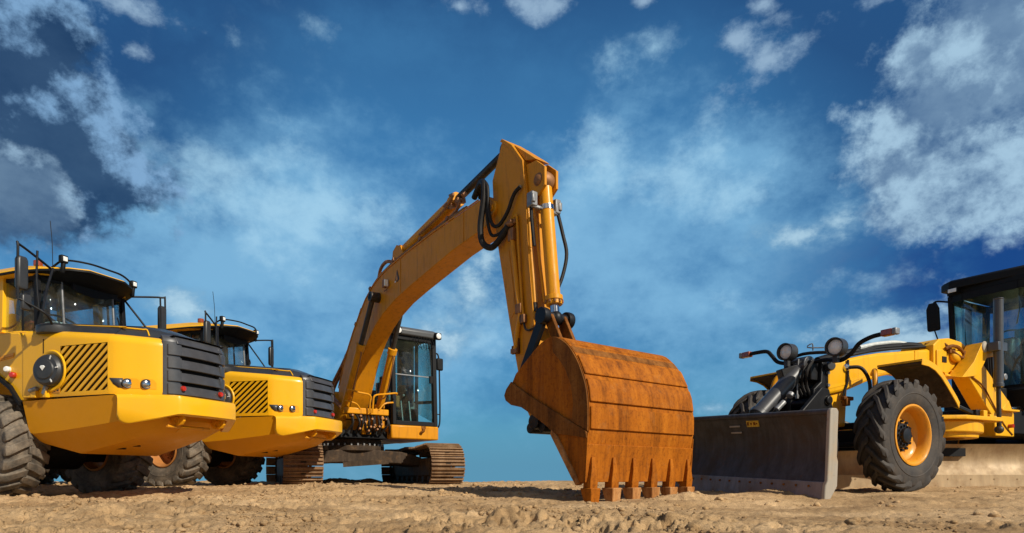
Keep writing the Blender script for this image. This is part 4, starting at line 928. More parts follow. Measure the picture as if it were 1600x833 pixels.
    for m in (MB().box((5.97, -0.20, 3.78), (0.12, 0.07, 0.18)).box((6.00, -0.20, 3.95), (0.14, 0.06, 0.06)).cyl((5.86, -0.22, 3.93), (6.02, -0.22, 3.95), 0.05, n=10), MB().box((6.14, -0.20, 2.68), (0.12, 0.07, 0.14)), MB().box((6.03, -0.2, 2.10), (0.14, 0.05, 0.07)), MB().box((6.24, -0.20, 2.52), (0.07, 0.07, 0.12))):
        B(m, 'pipe_clamp', 'rust_pipe', stk, bevel=0.008)
    m = MB().tube([(6.24, -0.2, 2.52), (6.26, -0.2, 2.40), (6.34, -0.2, 2.34), (6.5, -0.18, 2.36)], 0.016, 7, 4).cyl((6.40, -0.13, 2.74), (6.42, -0.13, 2.60), 0.034, n=10).cyl((6.16, -0.2, 2.6), (6.20, -0.2, 2.46), 0.028, n=10)
    B(m, 'coupling', 'dull_rod', stk)
    B(MB().box((6.04, -0.185, 2.12), (0.16, 0.03, 0.12)).box((6.10, -0.19, 2.16), (0.04, 0.03, 0.22)), 'grease_patch', 'rust_dark', stk)
    # ---------- bucket cylinder
    a = (6.46, 0, 4.40); b = (6.68, 0, 2.47)
    br = B(MB().cyl(mid(a, b, 0.03), mid(a, b, 0.86), 0.094, n=28).cyl(mid(a, b, 0.84), mid(a, b, 0.875), 0.125, n=28).cyl(mid(a, b, 0.875), mid(a, b, 0.905), 0.112, n=20), 'bucket_cylinder', CY, bevel=0.006)
    bb = MB()
    for i in range(10):
        q = 2 * math.pi * i / 10; p = Vector(mid(a, b, 0.873)) + Vector((math.cos(q) * 0.118, math.sin(q) * 0.118, 0)); bb.cyl(p, p + Vector((0, 0, -0.035)), 0.018, n=6)
    B(bb, 'gland_bolts', 'rust_pipe', br)
    B(MB().ball((6.46, 0, 4.42), 0.135, (1, 1.25, 1)).cyl((6.46, -0.135, 4.42), (6.46, 0.135, 4.42), 0.085, n=18), 'cylinder_eye', 'rust_pipe', br)
    B(MB().cyl(mid(a, b, 0.175), mid(a, b, 0.21), 0.101, n=28), 'clamp_band', 'chrome', br)
    for s in (-1, 1):
        B(MB().box((6.44, 0.215 * s, 4.12), (0.13, 0.10, 0.20)).box((6.50, 0.245 * s, 4.12), (0.05, 0.06, 0.12)).bar((6.48, 0.10 * s, 4.02), (6.46, 0.24 * s, 4.03), 0.05, 0.05), 'hose_clamp', 'grey_metal', br, bevel=0.015)
    m = MB().tube([(6.46, 0.25, 4.02), (6.50, 0.30, 3.75), (6.56, 0.32, 3.45), (6.56, 0.24, 3.12), (6.54, 0.12, 2.85)], 0.026, 8, 5).tube([(6.42, -0.22, 4.05), (6.42, -0.20, 3.8), (6.42, -0.16, 3.5)], 0.024, 8, 5)
    B(m, 'cylinder_hose', 'rubber_hose', br)
    B(MB().cyl(mid(a, b, 0.90), mid(a, b, 0.99), 0.066, n=20), 'rod', 'chrome', br)
    # ---------- linkage
    B(MB().cyl((6.68, -0.27, 2.47), (6.68, 0.27, 2.47), 0.075, n=20).lathe([(0, -0.055), (0.112, -0.05), (0.118, 0.0), (0.112, 0.05), (0, 0.055)], (6.68, -0.225, 2.47), (0, 1, 0), 24).lathe([(0, -0.055), (0.112, -0.05), (0.118, 0.0), (0.112, 0.05), (0, 0.055)], (6.68, 0.225, 2.47), (0, 1, 0), 24).ball((6.68, 0, 2.47), 0.105, (1, 0.9, 1)), 'link_pin', 'black_steel', bevel=0.004)
    m = MB()
    for s in (-1, 1): m.bar((6.68, 0.215 * s, 2.47), (6.27, 0.215 * s, 1.78), 0.07, 0.15)
    B(m, 'guide_link', 'black_steel', bevel=0.01)
    m = MB()
    for s in (-1, 1): m.bar((6.68, 0.12 * s, 2.47), (7.08, 0.12 * s, 1.72), 0.055, 0.15)
    B(m, 'power_link', 'rust_dark', bevel=0.01)
    # ---------- bucket
    HW = 0.92
    shell = [(6.97, 1.58), (7.18, 1.72), (7.40, 1.86), (7.58, 1.925), (7.72, 1.915), (7.84, 1.86), (7.96, 1.765), (8.08, 1.61), (8.17, 1.43), (8.225, 1.28), (8.25, 1.12), (8.255, 0.98), (8.25, 0.80), (8.215, 0.60), (8.18, 0.40), (8.165, 0.24)]
    def sheet(pl, t0, t1, y0, y1):
        m = MB(); N = len(pl); nn = []
        for i in range(N):
            d = Vector((pl[min(i + 1, N - 1)][0] - pl[max(i - 1, 0)][0], pl[min(i + 1, N - 1)][1] - pl[max(i - 1, 0)][1])).normalized(); nn.append((-d.y, d.x))     # outward = left of travel
        m.loft([[(p[0] + q[0] * t0, y0, p[1] + q[1] * t0), (p[0] + q[0] * t1, y0, p[1] + q[1] * t1), (p[0] + q[0] * t1, y1, p[1] + q[1] * t1), (p[0] + q[0] * t0, y1, p[1] + q[1] * t0)] for p, q in zip(pl, nn)])
        return m
    def sub(z_hi, z_lo, after=5):
        pts = [];
        fine = []
        for i in range(len(shell) - 1):
            for k in range(8): t = k / 8; fine.append((shell[i][0] + (shell[i + 1][0] - shell[i][0]) * t, shell[i][1] + (shell[i + 1][1] - shell[i][1]) * t))
        fine.append(shell[-1]); st_ = [p for j, p in enumerate(fine) if j > 8 * 3 and z_lo - 1e-6 <= p[1] <= z_hi + 1e-6]
        return st_
    sm = smooth_path([(x, 0, z) for x, z in shell], 3); smooth_shell = [(p.x, p.z) for p in sm]
    bk = B(sheet(smooth_shell, -0.035, 0.0, -HW, HW), 'bucket', 'rust', ang=30)
    for hi, lo, th in ((1.90, 1.80, 0.012), (1.655, 1.415, 0.022), (1.375, 1.115, 0.026), (1.075, 0.815, 0.026)):
        B(sheet(sub(hi, lo), 0.0, th, -HW + 0.01, HW - 0.01), 'wear_plate', 'rust', bk, bevel=0.006, seg=1)
    for z, c_ in ((1.745, 0),):
        B(sheet(sub(1.775, 1.68), 0.0, 0.006, -HW + 0.01, HW - 0.01), 'wear_plate', 'rust_dark', bk)
    lip = [(8.225, 0.66), (8.195, 0.46), (8.185, 0.24)]
    B(sheet(lip, -0.05, 0.022, -HW, HW), 'lip', 'rust', bk, bevel=0.006)
    front = [(6.97, 1.58), (6.90, 1.485), (6.80, 1.40), (6.765, 1.33), (6.79, 1.265), (6.90, 1.20), (7.10, 1.155), (7.36, 1.02), (7.59, 0.885), (7.70, 0.80), (8.09, 0.22)]
    for s in (-1, 1):
        y0, y1 = (HW * s, (HW - 0.035) * s)
        sd = B(MB().prism([(x - 0.004, z) for x, z in smooth_shell] + front[::-1][:-1], 1, y0 - 0.0015 * s, y1), 'side_wall', 'rust', bk)
        # reinforcing strip from the hinge corner to the heel
        B(MB().prism([(6.76, 1.33), (6.80, 1.405), (6.90, 1.490), (7.30, 1.262), (8.23, 0.800), (8.245, 0.72), (7.70, 0.80), (7.59, 0.883), (7.36, 1.018), (7.10, 1.153), (6.90, 1.198), (6.79, 1.263)], 1, y0, y0 + 0.028 * s), 'side_strip', 'rust_dark', sd, bevel=0.008)
        # wear plate along the heel
        outer = [p for p in smooth_shell if p[0] > 7.66 and p[1] > 0.80]
        inner = [(8.00, 0.92), (8.02, 1.12), (7.985, 1.32), (7.90, 1.50), (7.79, 1.64), (7.68, 1.74)]
        B(MB().prism([(x - 0.006, z - 0.002) for x, z in outer] + inner, 1, y0, y0 + 0.020 * s), 'heel_plate', 'rust_dark', sd, bevel=0.005)
        B(MB().prism([(7.66, 0.86), (7.73, 0.80), (8.12, 0.235), (8.07, 0.20), (7.99, 0.30), (7.64, 0.79)], 1, y0 + 0.030 * s, y0 - 0.06 * s), 'side_cutter', 'rust_worn', sd, bevel=0.012)
        # corner gusset running down to the outer tooth
        B(MB().prism([(8.10, 0.78), (8.25, 0.78), (8.21, 0.24), (8.09, 0.24)], 1, y0 + 0.004 * s, y0 + 0.016 * s), 'corner_plate', 'rust', sd)
    for i in range(6):
        y = -HW + 0.075 + (2 * HW - 0.15) * i / 5
        ad = MB().loft([[(x0, y - w, z), (x1, y - w, z), (x1, y + w, z), (x0, y + w, z)] for x0, x1, w, z in ((8.215, 8.245, 0.020, 0.52), (8.185, 8.262, 0.038, 0.38), (8.15, 8.262, 0.060, 0.26), (8.135, 8.250, 0.056, 0.16))])
        t_ = B(ad, 'tooth_adapter', 'rust', bk, bevel=0.006)
        tp = MB().loft([[(x0, y - w, z), (x1, y - w, z), (x1, y + w, z), (x0, y + w, z)] for x0, x1, w, z in ((8.110, 8.285, 0.074, 0.175), (8.125, 8.280, 0.070, 0.11), (8.165, 8.270, 0.064, 0.02), (8.20, 8.262, 0.058, -0.06))])
        B(tp, 'tooth', 'rust_worn' if i else 'rust', t_, bevel=0.008)
    m = MB()
    for s in (-1, 1):
        m.prism([(7.55, 1.92), (7.20, 1.95), (7.02, 1.86), (6.98, 1.70), (7.06, 1.62), (7.3, 1.78)], 1, 0.20 * s, 0.235 * s)
        m.prism([(7.00, 1.60), (6.62, 1.24), (6.50, 1.14), (6.46, 1.04), (6.55, 0.95), (6.68, 0.98), (6.95, 1.30), (7.15, 1.62)], 1, 0.20 * s, 0.24 * s)
    B(m, 'bucket_ear', 'rust_dark', bk, bevel=0.006)
    for q in (MB().cyl((6.55, -0.29, 1.05), (6.55, 0.29, 1.05), 0.105, n=20), MB().cyl((6.42, -0.24, 0.97), (6.42, 0.2, 0.97), 0.075, n=16), MB().cyl((6.68, -0.25, 0.97), (6.68, 0.2, 0.97), 0.07, n=16), MB().cyl((7.08, -0.25, 1.74), (7.08, 0.25, 1.74), 0.06, n=16)):
        B(q, 'bucket_pin', 'black_steel', bk, bevel=0.008)
    # ---------- cab
    X0, X1, Y0, Y1 = -0.85, 0.86, 0.55, 1.66
    cab = B(MB().box(((X0 + X1) / 2 + 0.01, (Y0 + Y1) / 2 - 0.02, 1.265), (X1 - X0 + 0.08, Y1 - Y0 + 0.06, 0.30)), 'cab', Y, bevel=0.03)
    B(MB().box(((X0 + X1) / 2, 0.40, 1.60), (1.2, 0.24, 0.52)), 'side_locker', Y, cab, bevel=0.03)
    zt = 3.40
    def post(x0, y0, x1, y1, w, dpt): B(MB().bar((x0, y0, 1.42), (x1, y1, zt), w, dpt, up=(1, 0, 0)), 'pillar', 'black', cab, bevel=0.012)
    post(X1 - 0.02, Y0 + 0.04, X1 - 0.10, Y0 + 0.04, 0.09, 0.10); post(X1 - 0.02, Y1 - 0.05, X1 - 0.10, Y1 - 0.05, 0.10, 0.10); post(X0 + .05, Y0 + 0.04, X0 + .05, Y0 + 0.04, 0.10, 0.12); post(X0 + .05, Y1 - 0.05, X0 + .05, Y1 - 0.05, 0.10, 0.12); post(0.0, Y1 - 0.04, 0.0, Y1 - 0.04, 0.06, 0.08)
    for fm in (MB().box((X1 - 0.02, (Y0 + Y1) / 2, 1.465), (0.08, Y1 - Y0 - 0.04, 0.10)), MB().box((X1 - 0.09, (Y0 + Y1) / 2, zt - 0.05), (0.08, Y1 - Y0 - 0.04, 0.14))): B(fm, 'window_frame', 'black', cab, bevel=0.012)
    for nm, q in (('windscreen', [(X1 - 0.01, Y0 + 0.06, 1.50), (X1 - 0.01, Y1 - 0.07, 1.50), (X1 - 0.09, Y1 - 0.07, zt - 0.06), (X1 - 0.09, Y0 + 0.06, zt - 0.06)]),
                  ('side_window', [(X0 + 0.08, Y1 - 0.03, 2.05), (X1 - 0.06, Y1 - 0.03, 1.50), (X1 - 0.12, Y1 - 0.03, zt - 0.06), (X0 + 0.08, Y1 - 0.03, zt - 0.06)]),
                  ('side_window', [(X0 + 0.08, Y0 + 0.02, 2.05), (X1 - 0.06, Y0 + 0.02, 1.9), (X1 - 0.12, Y0 + 0.02, zt - 0.06), (X0 + 0.08, Y0 + 0.02, zt - 0.06)]),
                  ('rear_window', [(X0 + 0.03, Y0 + 0.08, 2.35), (X0 + 0.03, Y1 - 0.09, 2.35), (X0 + 0.03, Y1 - 0.09, zt - 0.08), (X0 + 0.03, Y0 + 0.08, zt - 0.08)])):
        B(MB().add(q, [(0, 1, 2, 3)]), nm, 'glass_dark', cab, solid=0.008)
    B(MB().box((-0.52, Y1 - 0.02, 2.65), (0.62, 0.05, 1.5)).box((X0 + 0.04, (Y0 + Y1) / 2, 1.88), (0.06, Y1 - Y0, 0.95)).box((-0.1, Y0 + 0.03, 1.66), (1.6, 0.05, 0.5)).box((-0.45, Y1 - 0.04, 1.72), (0.8, 0.04, 0.62)).bar((-0.75, Y1 - 0.04, 2.08), (0.80, Y1 - 0.04, 1.98), 0.03, 0.07), 'lower_panel', 'black', cab)
    B(MB().box((X1 - 0.05, (Y0 + Y1) / 2, 2.52), (0.022, Y1 - Y0 - 0.1, 0.022)), 'glazing_bar', 'grey_metal', cab)
    rf = B(MB().loft([[(x, y, z) for x, y in ((X0 - ins, Y0 + ins2), (X1 + 0.04 - ins3, Y0 + ins2), (X1 + 0.04 - ins3, Y1 - ins2), (X0 - ins, Y1 - ins2))] for z, ins, ins2, ins3 in ((zt - 0.02, 0, 0, 0.02), (zt + 0.10, 0, -0.01, 0.0), (zt + 0.17, 0.0, 0.05, 0.10))]), 'roof', 'roof_grey', cab, bevel=0.03)
    for y in (Y0 + 0.09, Y1 - 0.03):
        l = B(MB().box((X1 + 0.07, y, zt + 0.035), (0.10, 0.15, 0.15)).bar((X1 - 0.02, y, zt + 0.02), (X1 + 0.05, y, zt + 0.02), 0.05, 0.05), 'work_lamp', 'black', rf, bevel=0.02)
        B(MB().lathe([(0, 0.012), (0.05, 0.008), (0.062, 0)], (X1 + 0.122, y, zt + 0.035), (1, 0, 0), 20), 'lens', 'white_lens', l)
    # wiper, cables, mesh at the right top corner, hand rail, mirror
    w = MB().tube([(X1 + 0.02, Y1 - 0.16, 2.62), (X1 + 0.0, Y1 - 0.18, 3.0), (X1 - 0.03, Y1 - 0.2, 3.28)], 0.013, 6, 3)
    for i in range(8): w.tube([(X1 + 0.03, 1.00 + 0.07 * i, zt - 0.02), (X1 + 0.05, 1.06 + 0.07 * i, 3.24 - 0.02 * (i % 3)), (X1 + 0.03, 1.16 + 0.05 * i, 3.10 + 0.03 * (i % 2))], 0.008, 5, 4)
    w.box((X1 + 0.0, Y1 - 0.16, 2.46), (0.05, 0.07, 0.16))
    B(w, 'wiper', 'black', cab)
    hr = MB().tube([(0.55, Y1 + 0.01, 3.10), (0.62, Y1 + 0.10, 3.12), (0.66, Y1 + 0.16, 3.02), (0.68, Y1 + 0.17, 2.5), (0.70, Y1 + 0.17, 1.75), (0.70, Y1 + 0.14, 1.45), (0.66, Y1 + 0.02, 1.36)], 0.018, 8, 5).bar((0.68, Y1, 1.72), (0.69, Y1 + 0.16, 1.72), 0.02, 0.02)
    h = B(hr, 'hand_rail', 'black', cab)
    B(MB().box((0.70, Y1 + 0.16, 2.86), (0.07, 0.17, 0.28)), 'mirror', 'black', h, bevel=0.03)
    B(MB().box((X1 + 0.05, 1.28, 1.38), (0.03, 0.10, 0.06)).tube([(X1 + 0.06, 1.28, 1.36), (X1 + 0.12, 1.24, 1.30), (X1 + 0.08, 1.20, 1.27)], 0.03, 6, 3), 'step_bracket', 'rust_dark', cab)
    se = MB().box((-0.30, 1.10, 1.85), (0.50, 0.50, 0.16)).box((-0.55, 1.10, 2.20), (0.15, 0.48, 0.62)).box((-0.58, 1.10, 2.58), (0.10, 0.28, 0.18)); B(se, 'seat', 'interior', cab, bevel=0.04)
    B(MB().box((0.05, 0.80, 1.92), (0.40, 0.16, 0.14)).box((0.05, 1.40, 1.92), (0.40, 0.16, 0.14)).cyl((0.2, 0.80, 1.98), (0.24, 0.80, 2.22), 0.025).cyl((0.2, 1.40, 1.98), (0.24, 1.40, 2.22), 0.025).box((0.45, 0.75, 2.05), (0.06, 0.20, 0.14)).cyl((0.52, 0.98, 1.5), (0.42, 0.98, 2.0), 0.02).cyl((0.52, 1.18, 1.5), (0.42, 1.18, 2.0), 0.02).ball((0.44, 1.10, 2.25), 0.03).ball((0.44, 1.04, 2.12), 0.03), 'controls', 'grey_metal', cab, bevel=0.01)
    B(MB().box((0.0, 1.10, 1.43), (1.6, 1.05, 0.03)), 'cab_floor', 'interior', cab)
    B(MB().box((0.62, 0.76, 1.95), (0.05, 0.16, 0.26)), 'sun_faded_pouch', 'rim_rusty', cab, bevel=0.02)
    return root
make_excavator()
# ------------------------------------------------------------------ motor grader
# local frame: x forward, y to its left (the side towards the photographer), z up; origin under the front axle
def make_grader():
    root = empty('motor_grader', (5.039, 10.035, 0.08), math.pi + rad(28), 1.17,
                 'yellow motor grader with a dark blade in front and a sandy one under its frame', 'motor grader')
    Y = 'grader_yellow'
    # front wheels
    for s in (-1, 1):
        build_wheel(root, (-0.03 if s > 0 else 0.10, 0.875 if s > 0 else -1.02, 0.69 if s > 0 else 0.78), 0.69, 0.36, 0.355, 19, 0.050, 0.105, 0.46, s, 'rim_orange', 0.44, 'tyre', 'black_steel')
    ax = MB().box((-0.03, 0, 0.66), (0.24, 1.30, 0.26)).box((-0.03, 0.58, 0.69), (0.30, 0.14, 0.40)).box((0.12, -0.86, 0.69), (0.30, 0.14, 0.40)).bar((-0.03, -0.5, 0.66), (0.12, -0.9, 0.66), 0.2, 0.22).cyl((-0.03, -0.62, 0.69), (-0.03, 0.72, 0.69), 0.10, n=16)
    ax.cyl((0.16, -0.55, 0.60), (0.16, 0.55, 0.60), 0.035, n=12).bar((-0.20, -0.5, 0.86), (-0.20, 0.5, 0.86), 0.06, 0.10)
    root_ax = ax.build('front_axle', 'black', root, bevel=0.015)
    # ---------- main frame: beam, rising to the back
    tp = [(0.37, 1.655), (-0.04, 1.745), (-0.40, 1.825), (-0.73, 1.885), (-1.10, 1.935), (-1.45, 1.985), (-1.95, 2.055), (-2.20, 2.075)]
    bt = [(0.37, 1.245), (0.05, 1.330), (-0.20, 1.455), (-0.60, 1.560), (-0.96, 1.635), (-1.45, 1.680), (-1.95, 1.660), (-2.20, 1.630)]
    bm = MB(); bm.loft([[(x, -0.17, zb), (x, 0.17, zb), (x, 0.19, zb + 0.03), (x, 0.19, zt - 0.03), (x, 0.16, zt), (x, -0.16, zt), (x, -0.19, zt - 0.03), (x, -0.19, zb + 0.03)] for (x, zt), (_, zb) in zip(tp, bt)])
    beam = bm.build('frame_beam', Y, root, bevel=0.008)
    MB().box((-1.55, 0.193, 1.86), (0.06, 0.008, 0.25)).build('weld_seam', Y, beam)
    w = MB().loft([[(x, 0.18, z), (x, 0.195, z), (x, 0.195, z + 0.03), (x, 0.18, z + 0.03)] for x, z in ((0.36, 1.32), (0.05, 1.39), (-0.2, 1.475), (-0.6, 1.58), (-1.0, 1.65))]); w.build('weld_seam', Y, beam)
    lw = MB().prism([(0.30, 1.26), (-0.10, 1.36), (-0.06, 0.85), (0.14, 0.85)], 1, -0.13, 0.13).build('axle_bracket', Y, beam, bevel=0.015)
    # hose bundle over the beam, pale tank strip, loop at the side
    m = MB().tube([(0.30, -0.02, 1.72), (0.0, -0.05, 1.80), (-0.5, -0.04, 1.92), (-1.1, 0.0, 2.02), (-1.6, 0.0, 2.10), (-1.95, 0.02, 2.12)], 0.050, 10, 5)
    m.tube([(0.1, 0.08, 1.75), (-0.4, 0.12, 1.86), (-0.8, 0.10, 1.94), (-1.3, 0.12, 2.01), (-1.9, 0.12, 2.09)], 0.020, 8, 5).tube([(0.05, 0.04, 1.77), (-0.5, 0.07, 1.89), (-0.9, 0.05, 1.99), (-1.4, 0.06, 2.06)], 0.022, 8, 5)
    m.build('frame_hose', 'black', beam)
    MB().tube([(-0.55, 0.0, 1.97), (-0.95, -0.02, 2.06), (-1.35, 0.0, 2.12), (-1.62, 0.0, 2.13)], 0.030, 8, 5).build('frame_pipe', 'cloth_pale', beam)
    m = MB().tube([(0.02, 0.22, 1.62), (-0.10, 0.33, 1.60), (-0.19, 0.38, 1.42), (-0.17, 0.38, 1.20), (-0.05, 0.34, 1.02)], 0.024, 8, 6).tube([(0.00, 0.21, 1.72), (0.01, 0.21, 1.45), (0.06, 0.20, 1.30), (0.10, 0.2, 1.15)], 0.016, 7, 5)
    m.build('side_hose', 'rubber_hose', beam)
    MB().lathe([(0, 0.05), (0.028, 0.05), (0.05, 0.03), (0.055, 0)], (0.02, 0.19, 1.62), (0, 1, 0), 18).build('hose_socket', 'chrome', beam)
    MB().box((0.05, 0.23, 1.21), (0.20, 0.06, 0.05)).box((0.08, 0.24, 1.16), (0.08, 0.07, 0.10)).build('hose_block', 'rust_dark', beam, bevel=0.01)
    # ---------- front blade carrier
    cr = MB()
    for s in (-1, 1):
        cr.prism([(0.375, 1.68), (0.375, 0.70), (0.62, 0.70), (0.70, 1.00), (0.66, 1.30), (0.52, 1.40), (0.50, 1.68)], 1, 0.13 * s, 0.20 * s)
        cr.prism([(0.50, 1.02), (0.58, 1.28), (0.72, 1.30), (1.10, 0.98), (1.55, 0.72), (1.60, 0.45), (1.40, 0.42), (0.85, 0.66)], 1, 0.30 * s, 0.36 * s)
    cr.box((0.42, 0, 1.2), (0.09, 0.40, 0.95)).box((1.0, 0, 0.75), (0.5, 0.6, 0.10)).cyl((0.62, -0.40, 1.14), (0.62, 0.40, 1.14), 0.055, n=16).box((0.55, 0, 1.55), (0.2, 0.30, 0.26)).box((0.62, -0.18, 1.62), (0.10, 0.14, 0.2)).bar((0.52, 0.02, 1.62), (0.9, -0.12, 1.50), 0.14, 0.14)
    car = cr.build('blade_carrier', 'black_steel', root, bevel=0.012)
    m = MB()
    for s in (-1, 1): m.lathe([(0, 0.03), (0.045, 0.03), (0.055, 0.01), (0.055, 0)], (0.62, 0.36 * s, 1.14), (0, s, 0), 14)
    m.build('carrier_pin', 'dusty_steel', car)
    m = MB()
    for z in (1.36, 1.52): m.cyl((0.40, 0.20, z), (0.40, 0.225, z), 0.022, n=8); m.cyl((0.52, 0.0, z), (0.66, 0.0, z), 0.02, n=8)
    m.build('bolts', 'grey_metal', car)
    m = MB()
    for i in range(6):
        y = -0.15 + 0.06 * i; m.tube([(0.62, y, 1.66), (0.75, y + 0.02, 1.52), (0.70, y - 0.03, 1.36), (0.66, y, 1.22)], 0.018, 7, 4)
    m.tube([(0.55, -0.3, 1.74), (0.60, 0.0, 1.78), (0.5, 0.3, 1.76), (0.4, 0.40, 1.74)], 0.022, 7, 4)
    m.build('carrier_hose', 'rubber_hose', car)
    MB().tube([(0.72, 0.02, 1.70), (0.74, 0.02, 1.45), (0.76, 0.03, 1.22)], 0.011, 6, 3).cyl((0.76, 0.03, 1.24), (0.76, 0.03, 1.19), 0.02, n=8).tube([(0.60, 0.14, 1.80), (0.64, 0.16, 1.88), (0.66, 0.10, 1.84), (0.55, 0.26, 1.82)], 0.008, 6, 3).build('lock_pin', 'grey_metal', car)
    a = (0.60, -0.02, 1.62); b = (1.45, -0.14, 0.82)
    cy = MB().cyl(a, mid(a, b, 0.80), 0.105, n=28).cyl(mid(a, b, 0.78), mid(a, b, 0.84), 0.12, n=28).cyl((0.60, -0.14, 1.62), (0.60, 0.10, 1.62), 0.12, n=20).build('blade_cylinder', 'grille_grey', car, bevel=0.008)
    MB().cyl(mid(a, b, 0.82), b, 0.055, n=18).build('rod', 'chrome', cy)
    MB().cyl(mid((0.78, 0.16, 1.4), (1.3, 0.08, 0.95), 0.62), mid((0.78, 0.16, 1.4), (1.3, 0.08, 0.95), 0.85), 0.035, n=10).cyl((1.02, 0.12, 1.19), (0.98, 0.12, 1.23), 0.045, n=10).build('valve', 'grey_metal', cy, bevel=0.008)
    # lamps on bent tube arms
    def arm(P, nm): return MB().tube(P, 0.026, 10, 6).build(nm, 'black', car)
    for pts, lamp, tip, sg in (([(0.62, 0.02, 1.66), (0.72, -0.10, 1.66), (0.76, -0.26, 1.70), (0.76, -0.36, 1.80), (0.76, -0.44, 1.87), (0.76, -0.60, 1.885), (0.76, -0.72, 1.885)], (0.80, -0.09, 1.80), (0.76, -0.73, 1.885), -1),
                              ([(0.55, 0.10, 1.66), (0.60, 0.34, 1.65), (0.66, 0.56, 1.60), (0.66, 0.70, 1.66), (0.66, 0.80, 1.76), (0.66, 0.95, 1.81), (0.66, 1.10, 1.82)], (0.74, 0.56, 1.755), (0.66, 1.10, 1.822), 1)):
        l = arm(pts, 'lamp_arm')
        hd = Vector((1, 0.18 if sg > 0 else 0.10, 0.0)).normalized(); c = Vector(lamp)
        MBh = MB().lathe([(0.0, -0.11), (0.08, -0.105), (0.115, -0.07), (0.112, 0.0), (0.112, 0.060), (0.102, 0.062), (0.096, 0.02), (0.0, 0.02)], c, hd, 32).bar(c - Vector((0, 0, 0.19)), c - Vector((0, 0, 0.09)), 0.06, 0.05)
        ll = MBh.build('head_lamp', 'dark_plastic', l, ang=40)
        MB().lathe([(0, 0.040), (0.04, 0.036), (0.08, 0.026), (0.097, 0.012)], c, hd, 28).build('lens', 'white_lens', ll)
        t = Vector(tip); MB().box(t + Vector((0, 0.045 * sg, 0)), (0.085, 0.13, 0.075)).build('turn_signal', 'amber_lens', l, bevel=0.012)
        MB().box(t + Vector((0, 0.135 * sg, 0)), (0.085, 0.05, 0.075)).build('signal_end', 'grey_metal', l, bevel=0.012)
    MB().lathe([(0, 0.03), (0.05, 0.028), (0.062, 0.0), (0.062, -0.04)], (0.42, 0.26, 1.60), (0.5, 1, 0), 20).build('horn', 'dark_plastic', car)
    # ---------- dozer blade
    Rr = Matrix.Translation((1.60, 0, 0.45)) @ Matrix.Rotation(rad(-3), 4, 'Z') @ Matrix.Rotation(rad(-2.4), 4, 'X') @ Matrix.Translation((-1.60, 0, -0.45))
    prof = []
    for i in range(17):
        t = i / 16; z = 0.17 + 0.74 * t; x = 1.80 - 0.15 * math.sin(math.pi * (0.04 + 0.90 * t)) - 0.01 * t; prof.append((x, z))
    bl = MB(); bl.loft([[(x, -1.16, z), (x, 1.24, z), (x - 0.035, 1.24, z), (x - 0.035, -1.16, z)] for x, z in prof])
    dz = bl.xf(Rr).build('dozer_blade', 'blade_steel', root, ang=30)
    MB().cyl((prof[-1][0] - 0.025, -1.16, 0.915), (prof[-1][0] - 0.025, 1.24, 0.915), 0.034, n=14).xf(Rr).build('top_roll', 'blade_steel', dz)
    e = MB()
    e.loft([[(x, -1.16, z), (x, 1.24, z), (x - 0.03, 1.24, z), (x - 0.03, -1.16, z)] for x, z in ((1.845, -0.06), (1.812, 0.10), (1.795, 0.185))]); eo = e.xf(Rr).build('cutting_edge', 'blade_edge', dz, bevel=0.004)
    bo = MB()
    for i in range(14):
        y = -1.08 + 2.14 * i / 13; MB().cyl((1.80, y, 0.135), (1.815, y, 0.135), 0.014, n=6).xf(Rr).build('edge_bolt', 'rust_dark', eo)
    for s, y0 in ((1, 1.24), (-1, -1.16)):
        ep = MB().prism([(1.80, 0.92), (1.78, 0.95), (1.70, 0.95), (1.675, 0.92), (1.675, 0.45), (1.655, 0.40), (1.655, 0.14), (1.74, 0.02), (1.80, -0.06), (1.845, -0.06), (1.83, 0.15), (1.80, 0.2)], 1, y0, y0 + 0.045 * s)
        ep.xf(Rr).build('end_plate', 'dusty_steel', dz, bevel=0.010)
    xb = prof[14][0] + 0.004
    for z in (0.80, 0.725): MB().box((xb + 0.004 - (0.8 - z) * 0.42, -0.12, z), (0.012, 0.17, 0.022)).xf(Rr).build('step_slot', 'dusty_steel', dz, bevel=0.004)
    lb = MB().box((prof[15][0] - 0.012, 0.17, 0.825), (0.006, 0.19, 0.075), Matrix.Rotation(rad(16), 3, 'Y')).xf(Rr).build('label_plate', 'decal_yellow', dz)
    m = MB()
    for y, w, hh in ((0.10, 0.03, 0.04), (0.15, 0.022, 0.025), (0.20, 0.03, 0.035), (0.235, 0.02, 0.02)): m.box((prof[15][0] - 0.008, y, 0.825), (0.005, w, hh), Matrix.Rotation(rad(16), 3, 'Y'))
    m.xf(Rr).build('label_marks', 'rust_dark', lb)
    bk = MB().box((1.50, -0.7, 0.5), (0.08, 0.10, 0.7)).box((1.50, 0.7, 0.5), (0.08, 0.10, 0.7)).box((1.48, 0, 0.62), (0.12, 2.1, 0.12)).box((1.50, 0, 0.25), (0.12, 2.1, 0.10)).box((1.42, 0, 0.5), (0.2, 0.8, 0.5)); bk.xf(Rr).build('blade_rib', 'black_steel', dz)
    # ---------- fenders
    for s in (-1, 1):
        P_ = [(-0.15, 1.585), (-0.30, 1.575), (-0.44, 1.535), (-0.57, 1.46), (-0.69, 1.36), (-0.80, 1.26), (-0.90, 1.17), (-0.965, 1.10)]
        f = MB(); f.loft([[(x + 0.03, 0.52 * s, z), (x, 1.05 * s, z), (x - 0.012, 1.05 * s, z + 0.028), (x + 0.018, 0.52 * s, z + 0.028)] for x, z in P_])
        f.loft([[(x, 1.05 * s, z - 0.045), (x, 1.062 * s, z - 0.045), (x - 0.012, 1.062 * s, z + 0.03), (x - 0.012, 1.05 * s, z + 0.03)] for x, z in P_])
        if s < 0: f.xf(Matrix.Translation((0.20, -0.30, 0.10)))
